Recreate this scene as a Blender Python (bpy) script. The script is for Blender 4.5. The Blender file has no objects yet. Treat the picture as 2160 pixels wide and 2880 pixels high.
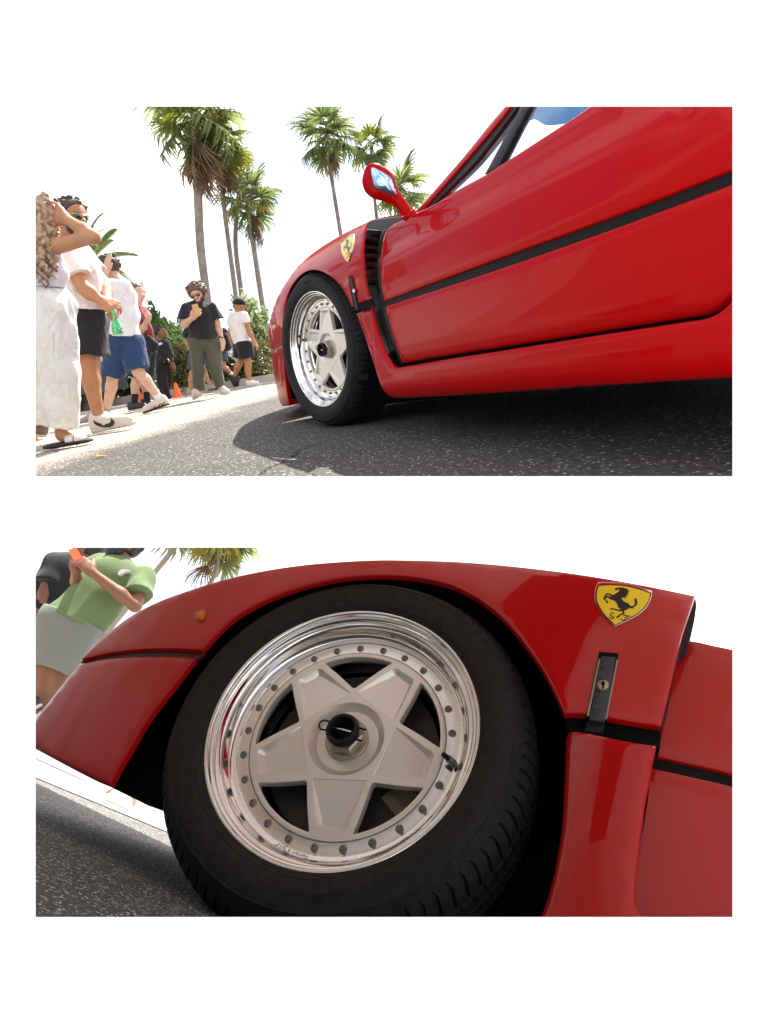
import bpy, bmesh, math, random
import numpy as np
from mathutils import Vector, Matrix, noise as mnoise
from mathutils.geometry import delaunay_2d_cdt
import openvdb

scene = bpy.context.scene
COL = scene.collection
random.seed(7)
rng = np.random.default_rng(7)

# ------------------------------------------------------------------ calibration
# pixel coordinates are those of the photograph (2160 x 2880); the camera stands at CAMPOS
FPX, CX, CY = 1914.0, 1080.0, 1440.0
def nz(v):
    v = np.asarray(v, float)
    return v / np.linalg.norm(v)
UP1 = np.array([-0.14443878, -0.96292519, -0.22784317])      # vertical of the upper street (camera axes, y down)
FW1 = np.array([-0.03379836, -0.22532239, 0.97369784])
RT1 = nz(np.cross(-UP1, FW1)); RT1 = RT1 if RT1[0] > 0 else -RT1
BASIS = np.array([RT1, FW1, UP1])                             # camera axes -> world axes
CAMH = 0.272
CAMPOS = np.array([0.0, 0.0, CAMH])
def cam2world(v): return np.asarray(v, float) @ BASIS.T
def ray(px, py):
    px = np.asarray(px, float); py = np.asarray(py, float)
    return cam2world(np.stack([(px - CX) / FPX, (py - CY) / FPX, np.ones_like(px)], -1))
def at_depth(px, py, d): return CAMPOS + ray(px, py) * d
def crop(ox, oy, s):
    def f(pts): return [((p[0] / s + ox), (p[1] / s + oy)) + tuple(p[2:]) for p in pts]
    return f
cA = crop(740, 580, 3.318); cB = crop(940, 580, 4.7067); cC = crop(1000, 290, 1.5361); cD = crop(1000, 800, 1.5361)
cE = crop(90, 540, 2.9098); cF = crop(450, 760, 4.74); cG = crop(380, 290, 1.9291); cH = crop(90, 1080, 1.6426)
cP = crop(90, 1530, 1.6758); cQ = crop(1080, 1530, 1.6758); cR = crop(90, 2050, 1.6758); cS = crop(1080, 2050, 1.6758)
cT = crop(1640, 1610, 6.9125); cV = crop(90, 1530, 4.6083); cN = crop(0, 0, 1.0)

# ------------------------------------------------------------------ camera
cam = bpy.data.cameras.new('camera'); cam_o = bpy.data.objects.new('camera', cam); COL.objects.link(cam_o)
M = np.eye(4); M[:3, 0] = cam2world([1, 0, 0]); M[:3, 1] = cam2world([0, -1, 0]); M[:3, 2] = cam2world([0, 0, -1]); M[:3, 3] = CAMPOS
cam_o.matrix_world = Matrix(M.tolist())
cam.sensor_fit = 'VERTICAL'; cam.sensor_height = 24.0; cam.lens = 24.0 * FPX / 2880.0
cam.clip_start = 0.02; cam.clip_end = 2000
scene.camera = cam_o

# ------------------------------------------------------------------ sun, sky, exposure
SUN_EL, SUN_AZ = math.radians(47), math.radians(25)           # azimuth to the right of straight ahead (+Y)
SUN = np.array([math.cos(SUN_EL) * math.sin(SUN_AZ), math.cos(SUN_EL) * math.cos(SUN_AZ), math.sin(SUN_EL)])
sun = bpy.data.lights.new('sun', 'SUN'); sun.energy = 4.0; sun.angle = math.radians(0.5); sun.color = (1, .94, .86)
sun_o = bpy.data.objects.new('sun', sun); COL.objects.link(sun_o)
sun_o.rotation_euler = Vector(SUN.tolist()).to_track_quat('Z', 'Y').to_euler(); sun_o.location = (SUN * 60).tolist()
world = bpy.data.worlds.new('World'); scene.world = world; world.use_nodes = True
nt = world.node_tree; nt.nodes.clear()
def wn(t, **k):
    n = nt.nodes.new(t)
    for a, b in k.items(): setattr(n, a, b)
    return n
tc = wn('ShaderNodeTexCoord'); sp = wn('ShaderNodeSeparateXYZ'); nt.links.new(tc.outputs['Generated'], sp.inputs[0])
ab = wn('ShaderNodeMath', operation='ABSOLUTE'); nt.links.new(sp.outputs[2], ab.inputs[0])
mx = wn('ShaderNodeMath', operation='MULTIPLY_ADD'); nt.links.new(ab.outputs[0], mx.inputs[0]); mx.inputs[1].default_value = .7; mx.inputs[2].default_value = .30
cb = wn('ShaderNodeCombineXYZ'); nt.links.new(sp.outputs[0], cb.inputs[0]); nt.links.new(sp.outputs[1], cb.inputs[1]); nt.links.new(mx.outputs[0], cb.inputs[2])
sky = wn('ShaderNodeTexSky'); sky.sky_type = 'NISHITA'; sky.sun_disc = False
sky.sun_elevation = SUN_EL; sky.sun_rotation = SUN_AZ; sky.air_density = 1.0; sky.dust_density = 1.6
nt.links.new(cb.outputs[0], sky.inputs['Vector'])
bg1 = wn('ShaderNodeBackground'); bg1.inputs['Strength'].default_value = 0.085; nt.links.new(sky.outputs[0], bg1.inputs['Color'])
no = wn('ShaderNodeTexNoise'); no.inputs['Scale'].default_value = 2.6; no.inputs['Detail'].default_value = 6; no.inputs['Roughness'].default_value = .55
nt.links.new(tc.outputs['Generated'], no.inputs['Vector'])
rp = wn('ShaderNodeMapRange'); rp.inputs[1].default_value = .41; rp.inputs[2].default_value = .64; rp.inputs[3].default_value = 0.0; rp.inputs[4].default_value = .97
nt.links.new(no.outputs['Fac'], rp.inputs[0])
bg2 = wn('ShaderNodeBackground'); bg2.inputs['Color'].default_value = (1.0, .935, .86, 1); bg2.inputs['Strength'].default_value = 0.86
ms = wn('ShaderNodeMixShader'); nt.links.new(rp.outputs[0], ms.inputs[0]); nt.links.new(bg1.outputs[0], ms.inputs[1]); nt.links.new(bg2.outputs[0], ms.inputs[2])
ow = wn('ShaderNodeOutputWorld'); nt.links.new(ms.outputs[0], ow.inputs[0])
vs = scene.view_settings; vs.view_transform = 'Standard'; vs.look = 'None'; vs.gamma = 1; vs.use_curve_mapping = False; vs.exposure = 1.62
scene.cycles.max_bounces = 6; scene.cycles.caustics_reflective = False; scene.cycles.caustics_refractive = False

# ------------------------------------------------------------------ helpers: objects
def tag(o, label=None, cat=None, group=None, kind=None):
    if label: o['label'] = label
    if cat: o['category'] = cat
    if group: o['group'] = group
    if kind: o['kind'] = kind
    return o
def thing(name, loc, label, cat, group=None):
    o = bpy.data.objects.new(name, None); COL.objects.link(o)
    o.location = [float(c) for c in loc]; o.empty_display_size = .05
    return tag(o, label, cat, group)
def mesh_obj(name, V, F, mat, root=None, smooth=True, sharp=None, label=None):
    """V in world coordinates; stored relative to the root's place."""
    V = np.asarray(V, float)
    base = np.zeros(3)
    p = root
    while p is not None:
        base = base + np.array(p.location); p = p.parent
    me = bpy.data.meshes.new(name)
    me.from_pydata((V - base).tolist(), [], [list(map(int, f)) for f in F]); me.update()
    if mat: me.materials.append(mat)
    if smooth and len(me.polygons):
        me.polygons.foreach_set('use_smooth', [True] * len(me.polygons))
        if sharp: me.set_sharp_from_angle(angle=math.radians(sharp))
    o = bpy.data.objects.new(name, me); COL.objects.link(o)
    if root is not None: o.parent = root
    if label: o['label'] = label
    return o
class MB:
    """collects pieces that belong to one mesh"""
    def __init__(s): s.V = []; s.F = []; s.n = 0
    def add(s, V, F):
        V = np.asarray(V, float); s.V.append(V); s.F += [[i + s.n for i in f] for f in F]; s.n += len(V); return s
    def build(s, name, mat, root=None, **k): return mesh_obj(name, np.concatenate(s.V), s.F, mat, root, **k)
def box(c, ax, ay, az):
    """c centre; ax, ay, az half-extent vectors"""
    c, ax, ay, az = [np.asarray(v, float) for v in (c, ax, ay, az)]
    V = [c + i * ax + j * ay + k * az for i in (-1, 1) for j in (-1, 1) for k in (-1, 1)]
    F = [(0, 1, 3, 2), (4, 6, 7, 5), (0, 4, 5, 1), (2, 3, 7, 6), (0, 2, 6, 4), (1, 5, 7, 3)]
    return np.array(V), F
def perp(d):
    d = nz(d); a = np.array([0, 0, 1.]) if abs(d[2]) < .9 else np.array([1., 0, 0])
    u = nz(np.cross(a, d)); return u, np.cross(d, u)
def tube(pts, rad, n=8, caps=True):
    pts = np.asarray(pts, float); m = len(pts)
    rad = np.broadcast_to(np.asarray(rad, float), (m,))
    V = []; F = []
    u = None
    for i in range(m):
        d = pts[min(i + 1, m - 1)] - pts[max(i - 1, 0)]; d = nz(d)
        if u is None: u, v = perp(d)
        else: u = nz(u - (u @ d) * d); v = np.cross(d, u)
        for k in range(n):
            a = 2 * math.pi * k / n; V.append(pts[i] + rad[i] * (math.cos(a) * u + math.sin(a) * v))
    for i in range(m - 1):
        for k in range(n):
            F.append((i * n + k, i * n + (k + 1) % n, (i + 1) * n + (k + 1) % n, (i + 1) * n + k))
    if caps: F += [list(range(n))[::-1], list(range((m - 1) * n, m * n))]
    return np.array(V), F
class Frame:
    """a place: origin and axes in world, local metres times scale"""
    def __init__(s, o, x, y, z, sc=1.0):
        s.o = np.asarray(o, float); s.A = np.array([x, y, z], float); s.sc = sc
    def w(s, L): return s.o + (np.asarray(L, float) * s.sc) @ s.A
    def l(s, W): return ((np.asarray(W, float) - s.o) @ s.A.T) / s.sc
    def rays(s, P):
        P = np.array([p[:2] for p in P], float)
        d = ray(P[:, 0], P[:, 1]) @ s.A.T
        o = s.l(CAMPOS)
        return o, d
    def hit(s, P, S):
        """where the sight line of photo point P meets the surface z = S(x, y)"""
        o, d = s.rays(P)
        dz = np.where(abs(d[:, 2]) < 1e-6, -1e-6, d[:, 2])
        t = (0 - o[2]) / dz
        for _ in range(40):
            q = o + t[:, None] * d
            g = q[:, 2] - S(q[:, 0], q[:, 1])
            e = 1e-4; q2 = o + (t + e)[:, None] * d
            g2 = q2[:, 2] - S(q2[:, 0], q2[:, 1])
            dg = (g2 - g) / e
            dg = np.where(dg > 0.25 * dz, 0.25 * dz, dg)      # never step along a grazing slope
            t = t - np.clip(g / dg, -.2, .2)
        q = o + t[:, None] * d
        q[:, 2] = S(q[:, 0], q[:, 1])
        return q
def spline(P, step=8.0, closed=True):
    """points (x, y[, 1]); a third value 1 makes that point a corner"""
    n = len(P); out = []
    X = np.array([p[:2] for p in P], float); c = [len(p) > 2 and p[2] == 1 for p in P]
    rngk = range(n if closed else n - 1)
    for i in rngk:
        p0, p1, p2, p3 = X[(i - 1) % n], X[i], X[(i + 1) % n], X[(i + 2) % n]
        if not closed and i == 0: p0 = p1
        if not closed and i == n - 2: p3 = p2
        m1 = (p2 - p1) if c[i] else (p2 - p0) / 2
        m2 = (p2 - p1) if c[(i + 1) % n] else (p3 - p1) / 2
        L = np.linalg.norm(p2 - p1) + 1e-9
        m1 = m1 / (np.linalg.norm(m1) + 1e-9) * L; m2 = m2 / (np.linalg.norm(m2) + 1e-9) * L
        k = max(1, int(round(L / step)))
        for j in range(k):
            t = j / k; t2 = t * t; t3 = t2 * t
            out.append((2 * t3 - 3 * t2 + 1) * p1 + (t3 - 2 * t2 + t) * m1 + (-2 * t3 + 3 * t2) * p2 + (t3 - t2) * m2)
    if not closed: out.append(X[-1])
    return np.array(out)
def area2(P): x, y = P[:, 0], P[:, 1]; return .5 * np.sum(x * np.roll(y, -1) - y * np.roll(x, -1))
def in_poly(Q, P):
    r = np.zeros(len(Q), bool); x, y = Q[:, 0], Q[:, 1]; n = len(P)
    for i in range(n):
        a, b = P[i], P[(i + 1) % n]
        c = ((a[1] > y) != (b[1] > y))
        if c.any(): r ^= c & (x < (b[0] - a[0]) * (y - a[1]) / ((b[1] - a[1]) if b[1] != a[1] else 1e-12) + a[0])
    return r
def dist_poly(Q, P):
    d = np.full(len(Q), 1e9); n = len(P)
    for i in range(n):
        a, b = P[i], P[(i + 1) % n]; ab_ = b - a
        h = np.clip(((Q - a) @ ab_) / (ab_ @ ab_ + 1e-12), 0, 1)
        d = np.minimum(d, np.linalg.norm(Q - a - h[:, None] * ab_, axis=1))
    return d
def fill2d(loops, grid=None, extra=None):
    """triangulate the area inside loops[0] and outside the others"""
    V = []; E = []; k = 0
    for L in loops:
        n = len(L); V += [tuple(p) for p in L]; E += [(k + i, k + (i + 1) % n) for i in range(n)]; k += n
    if extra:
        for L in extra:
            n = len(L); V += [tuple(p) for p in L]; E += [(k + i, k + (i + 1) % n) for i in range(n)]; k += n
    if grid:
        lo = loops[0].min(0); hi = loops[0].max(0)
        gx, gy = np.meshgrid(np.arange(lo[0], hi[0], grid), np.arange(lo[1], hi[1], grid * .866))
        gx = gx + (np.arange(gx.shape[0]) % 2)[:, None] * grid / 2
        Q = np.stack([gx.ravel(), gy.ravel()], 1)
        m = in_poly(Q, loops[0])
        for L in loops[1:]: m &= ~in_poly(Q, L)
        Q = Q[m]
        dm = np.full(len(Q), 1e9)
        for L in list(loops) + list(extra or []): dm = np.minimum(dm, dist_poly(Q, L))
        Q = Q[dm > grid * .45]
        V += [tuple(p) for p in Q]
    r = delaunay_2d_cdt([Vector((float(a), float(b))) for a, b in V], E, [], 0, 1e-7)
    P = np.array([(v.x, v.y) for v in r[0]]); T = np.array([t for t in r[2]], int)
    cen = P[T].mean(1)
    m = in_poly(cen, loops[0])
    for L in loops[1:]: m &= ~in_poly(cen, L)
    return P, T[m]
def boundary_edges(T):
    c = {}
    for t in T:
        for i in range(3):
            a, b = int(t[i]), int(t[(i + 1) % 3]); c[(a, b)] = 1
    return [e for e in c if (e[1], e[0]) not in c]
def slab(fr, loops, S, t=.012, roll=.004, grid=.03, extra=None):
    """sheet z = S(x, y) over flat outlines (local x, y), edges rolled in, thickness t inward"""
    P, T = fill2d(loops, grid, extra)
    # orientation: counter-clockwise faces look along +z
    a = P[T[:, 0]]; b = P[T[:, 1]]; c = P[T[:, 2]]
    cr = (b[:, 0] - a[:, 0]) * (c[:, 1] - a[:, 1]) - (b[:, 1] - a[:, 1]) * (c[:, 0] - a[:, 0])
    T = np.where(cr[:, None] < 0, T[:, ::-1], T)
    used = np.unique(T); mp = -np.ones(len(P), int); mp[used] = range(len(used)); P = P[used]; T = mp[T]
    be = boundary_edges(T)
    z = S(P[:, 0], P[:, 1])
    V = np.c_[P, z]
    # outward direction on the rim
    nrm = np.zeros((len(P), 2)); bi = set()
    for i, j in be:
        d = P[j] - P[i]; L = np.hypot(*d) + 1e-12; nn = np.array([d[1], -d[0]]) / L
        nrm[i] += nn; nrm[j] += nn; bi.add(i); bi.add(j)
    bi = sorted(bi); idx = {v: k for k, v in enumerate(bi)}
    nb = nrm[bi]; nb /= (np.linalg.norm(nb, axis=1)[:, None] + 1e-9)
    rings = [V]
    F = [tuple(t) for t in T]
    # the sheet keeps the outline; the rolled rim dips inside it
    prof = [(0.0, -0.0)] if roll <= 0 else []
    base = V[bi].copy(); off = len(V); prev = {v: v for v in bi}
    V_out = [V]
    if roll > 0:
        V[bi, :2] -= nb * roll
        V[bi, 2] = S(V[bi, 0], V[bi, 1])
        steps = [(-roll * .3, -roll * .3), (0.0, -roll), (0.0, -t)]
    else: steps = [(0.0, -t)]
    for dx, dz in steps:
        R = base.copy(); R[:, :2] += nb * dx; R[:, 2] = S(base[:, 0], base[:, 1]) + dz
        V_out.append(R); cur = {v: off + idx[v] for v in bi}
        for i, j in be: F.append((prev[i], cur[i], cur[j], prev[j]))
        prev = cur; off += len(R)
    # back sheet
    back = V.copy(); back[:, 2] -= t
    back[bi, :2] = base[:, :2]; back[bi, 2] = S(base[:, 0], base[:, 1]) - t
    V_out.append(back)
    F += [tuple(int(x) + off for x in t_[::-1]) for t_ in T]
    return np.concatenate(V_out), F
def panel(name, fr, P, S, mat, root, t=.012, roll=.004, grid=.03, step=8.0, holes=(), sharp=35, label=None, lift=0.0, raw=False):
    """a body panel whose outline is P (photo points) lying on the surface S of the frame fr"""
    S2 = (lambda x, y: S(x, y) + lift) if lift else S
    L = [fr.hit(spline(Q, step), S2)[:, :2] for Q in [P] + list(holes)]
    V, F = slab(fr, L, S2, t, roll, grid)
    return mesh_obj(name, fr.w(V), F, mat, root, sharp=sharp, label=label)
def lathe(prof, n, fr, close=False):
    """prof: (radius, z); axis z of frame fr"""
    V = []; F = []; m = len(prof)
    for k in range(n):
        a = 2 * math.pi * k / n
        for r, z in prof: V.append((r * math.cos(a), r * math.sin(a), z))
    for k in range(n):
        k2 = (k + 1) % n
        for i in range(m - 1 + (1 if close else 0)):
            i2 = (i + 1) % m
            F.append((k * m + i, k2 * m + i, k2 * m + i2, k * m + i2)[::-1])
    return fr.w(np.array(V)), F

# ------------------------------------------------------------------ materials
def mat(name, base, rough=.5, metal=0, coat=0, spec=.5, noise=None, bump=None, trans=0, coat_rough=.03, col2=None, emit=None, coords='Object'):
    """noise=(scale, detail, lo, hi) mixes base with col2; bump=(scale, strength, distance)"""
    m = bpy.data.materials.new(name); m.use_nodes = True; t = m.node_tree; b = t.nodes['Principled BSDF']
    b.inputs['Base Color'].default_value = (*base, 1); b.inputs['Roughness'].default_value = rough
    b.inputs['Metallic'].default_value = metal; b.inputs['Coat Weight'].default_value = coat; b.inputs['Coat Roughness'].default_value = coat_rough
    b.inputs['Specular IOR Level'].default_value = spec; b.inputs['Transmission Weight'].default_value = trans
    tcn = t.nodes.new('ShaderNodeTexCoord')
    if noise:
        n = t.nodes.new('ShaderNodeTexNoise'); n.inputs['Scale'].default_value = noise[0]; n.inputs['Detail'].default_value = noise[1]
        t.links.new(tcn.outputs[coords], n.inputs['Vector'])
        r = t.nodes.new('ShaderNodeMapRange'); r.inputs[1].default_value = noise[2]; r.inputs[2].default_value = noise[3]
        t.links.new(n.outputs['Fac'], r.inputs[0])
        x = t.nodes.new('ShaderNodeMix'); x.data_type = 'RGBA'; x.inputs[6].default_value = (*base, 1); x.inputs[7].default_value = (*(col2 or base), 1)
        t.links.new(r.outputs[0], x.inputs[0]); t.links.new(x.outputs[2], b.inputs['Base Color'])
    if bump:
        n = t.nodes.new('ShaderNodeTexNoise'); n.inputs['Scale'].default_value = bump[0]; n.inputs['Detail'].default_value = 4
        t.links.new(tcn.outputs[coords], n.inputs['Vector'])
        bp = t.nodes.new('ShaderNodeBump'); bp.inputs['Strength'].default_value = bump[1]; bp.inputs['Distance'].default_value = bump[2]
        t.links.new(n.outputs['Fac'], bp.inputs['Height']); t.links.new(bp.outputs[0], b.inputs['Normal'])
    return m
def asphalt(name, scale, dark, light, speck, speck_amt):
    m = bpy.data.materials.new(name); m.use_nodes = True; t = m.node_tree; b = t.nodes['Principled BSDF']
    N = t.nodes.new; L = t.links.new
    tcn = N('ShaderNodeTexCoord')
    v = N('ShaderNodeTexVoronoi'); v.inputs['Scale'].default_value = 120 * scale; L(tcn.outputs['Object'], v.inputs['Vector'])
    n1 = N('ShaderNodeTexNoise'); n1.inputs['Scale'].default_value = .55 * scale; n1.inputs['Detail'].default_value = 5; L(tcn.outputs['Object'], n1.inputs['Vector'])
    n2 = N('ShaderNodeTexNoise'); n2.inputs['Scale'].default_value = 60 * scale; n2.inputs['Detail'].default_value = 3; L(tcn.outputs['Object'], n2.inputs['Vector'])
    x1 = N('ShaderNodeMix'); x1.data_type = 'RGBA'; x1.inputs[6].default_value = (*dark, 1); x1.inputs[7].default_value = (*light, 1)
    r1 = N('ShaderNodeMapRange'); r1.inputs[1].default_value = .35; r1.inputs[2].default_value = .65; L(n1.outputs['Fac'], r1.inputs[0])
    L(r1.outputs[0], x1.inputs[0])
    s = N('ShaderNodeSeparateColor'); L(v.outputs['Color'], s.inputs[0])
    gt = N('ShaderNodeMath'); gt.operation = 'GREATER_THAN'; gt.inputs[1].default_value = 1 - speck_amt; L(s.outputs[0], gt.inputs[0])
    lt = N('ShaderNodeMath'); lt.operation = 'LESS_THAN'; lt.inputs[1].default_value = .42; L(v.outputs['Distance'], lt.inputs[0])
    mu = N('ShaderNodeMath'); mu.operation = 'MULTIPLY'; L(gt.outputs[0], mu.inputs[0]); L(lt.outputs[0], mu.inputs[1])
    mu2 = N('ShaderNodeMath'); mu2.operation = 'MULTIPLY'; L(mu.outputs[0], mu2.inputs[0]); L(s.outputs[1], mu2.inputs[1])
    x2 = N('ShaderNodeMix'); x2.data_type = 'RGBA'; L(x1.outputs[2], x2.inputs[6]); x2.inputs[7].default_value = (*speck, 1); L(mu2.outputs[0], x2.inputs[0])
    gr_ = N('ShaderNodeMapRange'); gr_.inputs[1].default_value = .32; gr_.inputs[2].default_value = .68; gr_.inputs[3].default_value = .5; gr_.inputs[4].default_value = 1.5; L(n2.outputs['Fac'], gr_.inputs[0])
    gm = N('ShaderNodeVectorMath'); gm.operation = 'SCALE'; L(x2.outputs[2], gm.inputs[0]); L(gr_.outputs[0], gm.inputs['Scale'])
    L(gm.outputs[0], b.inputs['Base Color']); b.inputs['Roughness'].default_value = .8; b.inputs['Specular IOR Level'].default_value = .3
    ad = N('ShaderNodeMath'); ad.operation = 'ADD'; L(v.outputs['Distance'], ad.inputs[0]); L(n2.outputs['Fac'], ad.inputs[1])
    bp = N('ShaderNodeBump'); bp.inputs['Strength'].default_value = .55; bp.inputs['Distance'].default_value = .004 / scale; L(ad.outputs[0], bp.inputs['Height']); L(bp.outputs[0], b.inputs['Normal'])
    return m

M_RED = mat('red_paint', (.37, .0012, .0022), .4, coat=.36, coat_rough=.012, spec=.02)
M_RED.node_tree.nodes['Principled BSDF'].inputs['Coat IOR'].default_value = 1.3
M_RED2 = mat('polished_red_paint', (.44, .004, .004), .4, coat=1, coat_rough=.008, spec=.1)
M_RED2.node_tree.nodes['Principled BSDF'].inputs['Coat IOR'].default_value = 1.5
M_BLACK = mat('black_plastic', (.010, .010, .011), .5, spec=.2, noise=(80, 3, .4, .7), col2=(.02, .02, .022))
M_GAP = mat('dark_gap', (.006, .006, .006), .9, spec=.1)
M_STRIPE = mat('black_stripe', (.008, .007, .007), .55, spec=.12)
M_RUB = mat('tyre_rubber', (.011, .0105, .010), .72, spec=.28, noise=(14, 4, .35, .7), col2=(.019, .018, .017), bump=(160, .25, .002))
M_POL = mat('polished_alloy', (.86, .85, .83), .09, metal=1, noise=(30, 4, .4, .7), col2=(.78, .77, .75))
M_STAR = mat('silver_wheel_paint', (.82, .77, .70), .32, metal=.5, coat=.2, bump=(700, .08, .001))
M_BOLT = mat('grey_bolt_steel', (.36, .345, .32), .45, metal=.35, noise=(300, 3, .4, .6), col2=(.16, .15, .14))
M_NUT = mat('hub_nut_alloy', (.56, .50, .40), .4, metal=.75, noise=(160, 5, .42, .62), col2=(.30, .24, .17), bump=(200, .3, .002))
M_YEL = mat('badge_yellow', (.90, .66, .015), .4, coat=.15)
M_CHROME = mat('chrome', (.75, .74, .70), .12, metal=1)
M_INK = mat('badge_black', (.012, .012, .012), .35)
M_AMB = mat('amber_lens', (.75, .17, .008), .3, coat=.2, spec=.2)
M_STEEL = mat('bright_steel', (.72, .70, .66), .2, metal=1)
M_ENGR = mat('engraved_letters', (.62, .60, .57), .5, metal=.3)
M_DISC = mat('brake_disc_iron', (.05, .048, .046), .5, metal=.6)
M_CAL = mat('caliper_metal', (.12, .10, .08), .5, metal=.4, noise=(60, 3, .4, .6), col2=(.25, .2, .12))
# ------------------------------------------------------------------ the two streets: places and grounds
C1 = np.array([-0.26979081, -0.65363786, 2.74794187]); N1 = nz([-0.81315596, 0.20050263, -0.54642116])
A1 = nz([(232 - CX) / FPX, (1170 - CY) / FPX, 1.0])          # where the long lines of the upper car run to (its front)
Z1 = nz(N1 - (N1 @ A1) * A1); Y1 = np.cross(Z1, -A1); Y1 = Y1 if Y1 @ UP1 > 0 else -Y1
CAR1 = Frame(CAMPOS + cam2world(C1), cam2world(-A1), cam2world(Y1), cam2world(Z1), 1.0)   # x rearward, y up, z outward
W1y = nz(UP1 - (UP1 @ N1) * N1)
WH1 = Frame(CAR1.o, cam2world(np.cross(W1y, N1)), cam2world(W1y), cam2world(N1), 1.0)
S2SC = 7.0
C2 = np.array([-0.07205844, 0.34409233, 1.10773726]); N2 = nz([-0.18026699, -0.71245154, -0.67817152])
def horizon_up(x0, y0, m):
    l = np.array([-m, 1.0, m * x0 - y0])
    n = np.array([l[0] * FPX, l[1] * FPX, l[0] * CX + l[1] * CY + l[2]])
    return -nz(n)
UP2 = horizon_up(100, 2070, .45)
W2y = nz(UP2 - (UP2 @ N2) * N2)
WH2 = Frame(CAMPOS + cam2world(C2) * S2SC, cam2world(np.cross(W2y, N2)), cam2world(W2y), cam2world(N2), S2SC)
CAR2 = WH2
TYRE_R = .314
# ground of the lower street touches the tyre
lowest = C2 - TYRE_R * W2y - .08 * N2 * np.sign(N2 @ UP2) * 0
H2 = lowest @ UP2 - .002                                       # height (below zero) of that ground over the camera
F2v = nz(np.array([0, 0, 1.]) - UP2[2] * UP2)
RT2 = nz(np.cross(F2v, UP2)); RT2 = RT2 if RT2[0] > 0 else -RT2
G2 = Frame(CAMPOS + cam2world(H2 * UP2) * S2SC, cam2world(RT2), cam2world(F2v), cam2world(UP2), S2SC)  # x right, y ahead, z up
print('street 2: camera height', -H2, 'lean', math.degrees(math.asin(N2 @ UP2)))
def ground1(px, py):
    r = ray(px, py); t = -CAMH / r[..., 2]
    return CAMPOS + r * t[..., None] if np.ndim(t) else CAMPOS + r * t
def ground2(px, py):
    o = G2.l(CAMPOS); d = ray(px, py) @ G2.A.T
    return G2.w(o + d * (-o[2] / d[2]))

# ------------------------------------------------------------------ white board with two openings (stands in front of both streets)
M_BOARD = mat('white_board', (.93, .93, .93), .9, spec=.1)
BD, BT = 0.62, 0.008
def bp(x, y, d): return CAMPOS + cam2world([(x - CX) / FPX * BD, (y - CY) / FPX * BD, d])
OP = [(100.2, 300, 2060, 1339.3), (100.2, 1540.5, 2060, 2579)]
xs = [-650, OP[0][0], OP[0][2], 2810]; ys = [-650, OP[0][1], OP[0][3], OP[1][1], OP[1][3], 3530]
mb = MB()
V = []; F = []
for lay in range(2):
    e = 26 * lay
    xx = [xs[0], xs[1] - e, xs[2] + e, xs[3]]; yy = [ys[0], ys[1] - e, ys[2] + e, ys[3] - e, ys[4] + e, ys[5]]
    V += [bp(x, y, BD + BT * lay) for y in yy for x in xx]
I = lambda l, r, c: l * 24 + r * 4 + c
for r in range(5):
    for c in range(3):
        if c == 1 and r in (1, 3):
            for a, b_ in (((r, 1), (r, 2)), ((r, 2), (r + 1, 2)), ((r + 1, 2), (r + 1, 1)), ((r + 1, 1), (r, 1))):
                F.append((I(0, *a), I(0, *b_), I(1, *b_), I(1, *a)))
            continue
        F.append((I(0, r, c), I(0, r + 1, c), I(0, r + 1, c + 1), I(0, r, c + 1)))
        F.append((I(1, r, c), I(1, r, c + 1), I(1, r + 1, c + 1), I(1, r + 1, c)))
rimv = [(0, c) for c in range(4)] + [(r, 3) for r in range(1, 6)] + [(5, c) for c in (2, 1, 0)] + [(r, 0) for r in (4, 3, 2, 1)]
for k in range(len(rimv)):
    a, b_ = rimv[k], rimv[(k + 1) % len(rimv)]; F.append((I(0, *a), I(1, *a), I(1, *b_), I(0, *b_)))
bo = mesh_obj('display_board', np.array(V), F, M_BOARD, None, smooth=False)
tag(bo, 'white board with two wide rectangular openings, one above the other', 'board')

# ------------------------------------------------------------------ grounds
M_ASPH1 = asphalt('asphalt_upper_street', 1.0, (.042, .040, .037), (.078, .073, .066), (.55, .52, .47), .24)
M_ASPH2 = asphalt('asphalt_lower_street', .30, (.055, .053, .05), (.095, .092, .086), (.85, .82, .75), .42)
M_UNDER = mat('bounce_underside', (.92, .90, .86), .9, noise=(.35, 5, .44, .56), col2=(.66, .56, .44))  # pale slab underside added as fill bounce for the lower car; blotches vary reflections
# near edge follows the sight lines just under the upper opening
near = ground1(np.array([-900., -300., 100., 700., 1400., 2060., 2500.]), np.array([1440.] * 7))
pl = [tuple(p[:2]) for p in near] + [(9, near[-1][1]), (9, 18.6), (-14, 18.6), (-14, near[0][1])]
n = len(pl)
V = [(x, y, 0) for x, y in pl] + [(x, y, -.05) for x, y in pl]
F = [list(range(n)), list(range(n, 2 * n))[::-1]] + [(i, i + n, (i + 1) % n + n, (i + 1) % n) for i in range(n)]
go = mesh_obj('road', np.array(V), F, M_ASPH1, None, smooth=False); tag(go, 'grey asphalt street of the upper view', kind='structure')
go.data.materials.append(M_UNDER)
for p_ in list(go.data.polygons)[1:]: p_.material_index = 1
V = [G2.w((x, y, 0)) for x, y in ((-45, 0.22), (3.2, .22), (3.2, 55), (-45, 55))] + [G2.w((x, y, -.03)) for x, y in ((-45, 0.22), (3.2, .22), (3.2, 55), (-45, 55))]
go2 = mesh_obj('road', np.array(V), [(0, 1, 2, 3), (7, 6, 5, 4), (0, 4, 5, 1), (1, 5, 6, 2), (2, 6, 7, 3), (3, 7, 4, 0)], M_ASPH2, None, smooth=False)
tag(go2, 'dark speckled asphalt street of the lower view', kind='structure')

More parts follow.
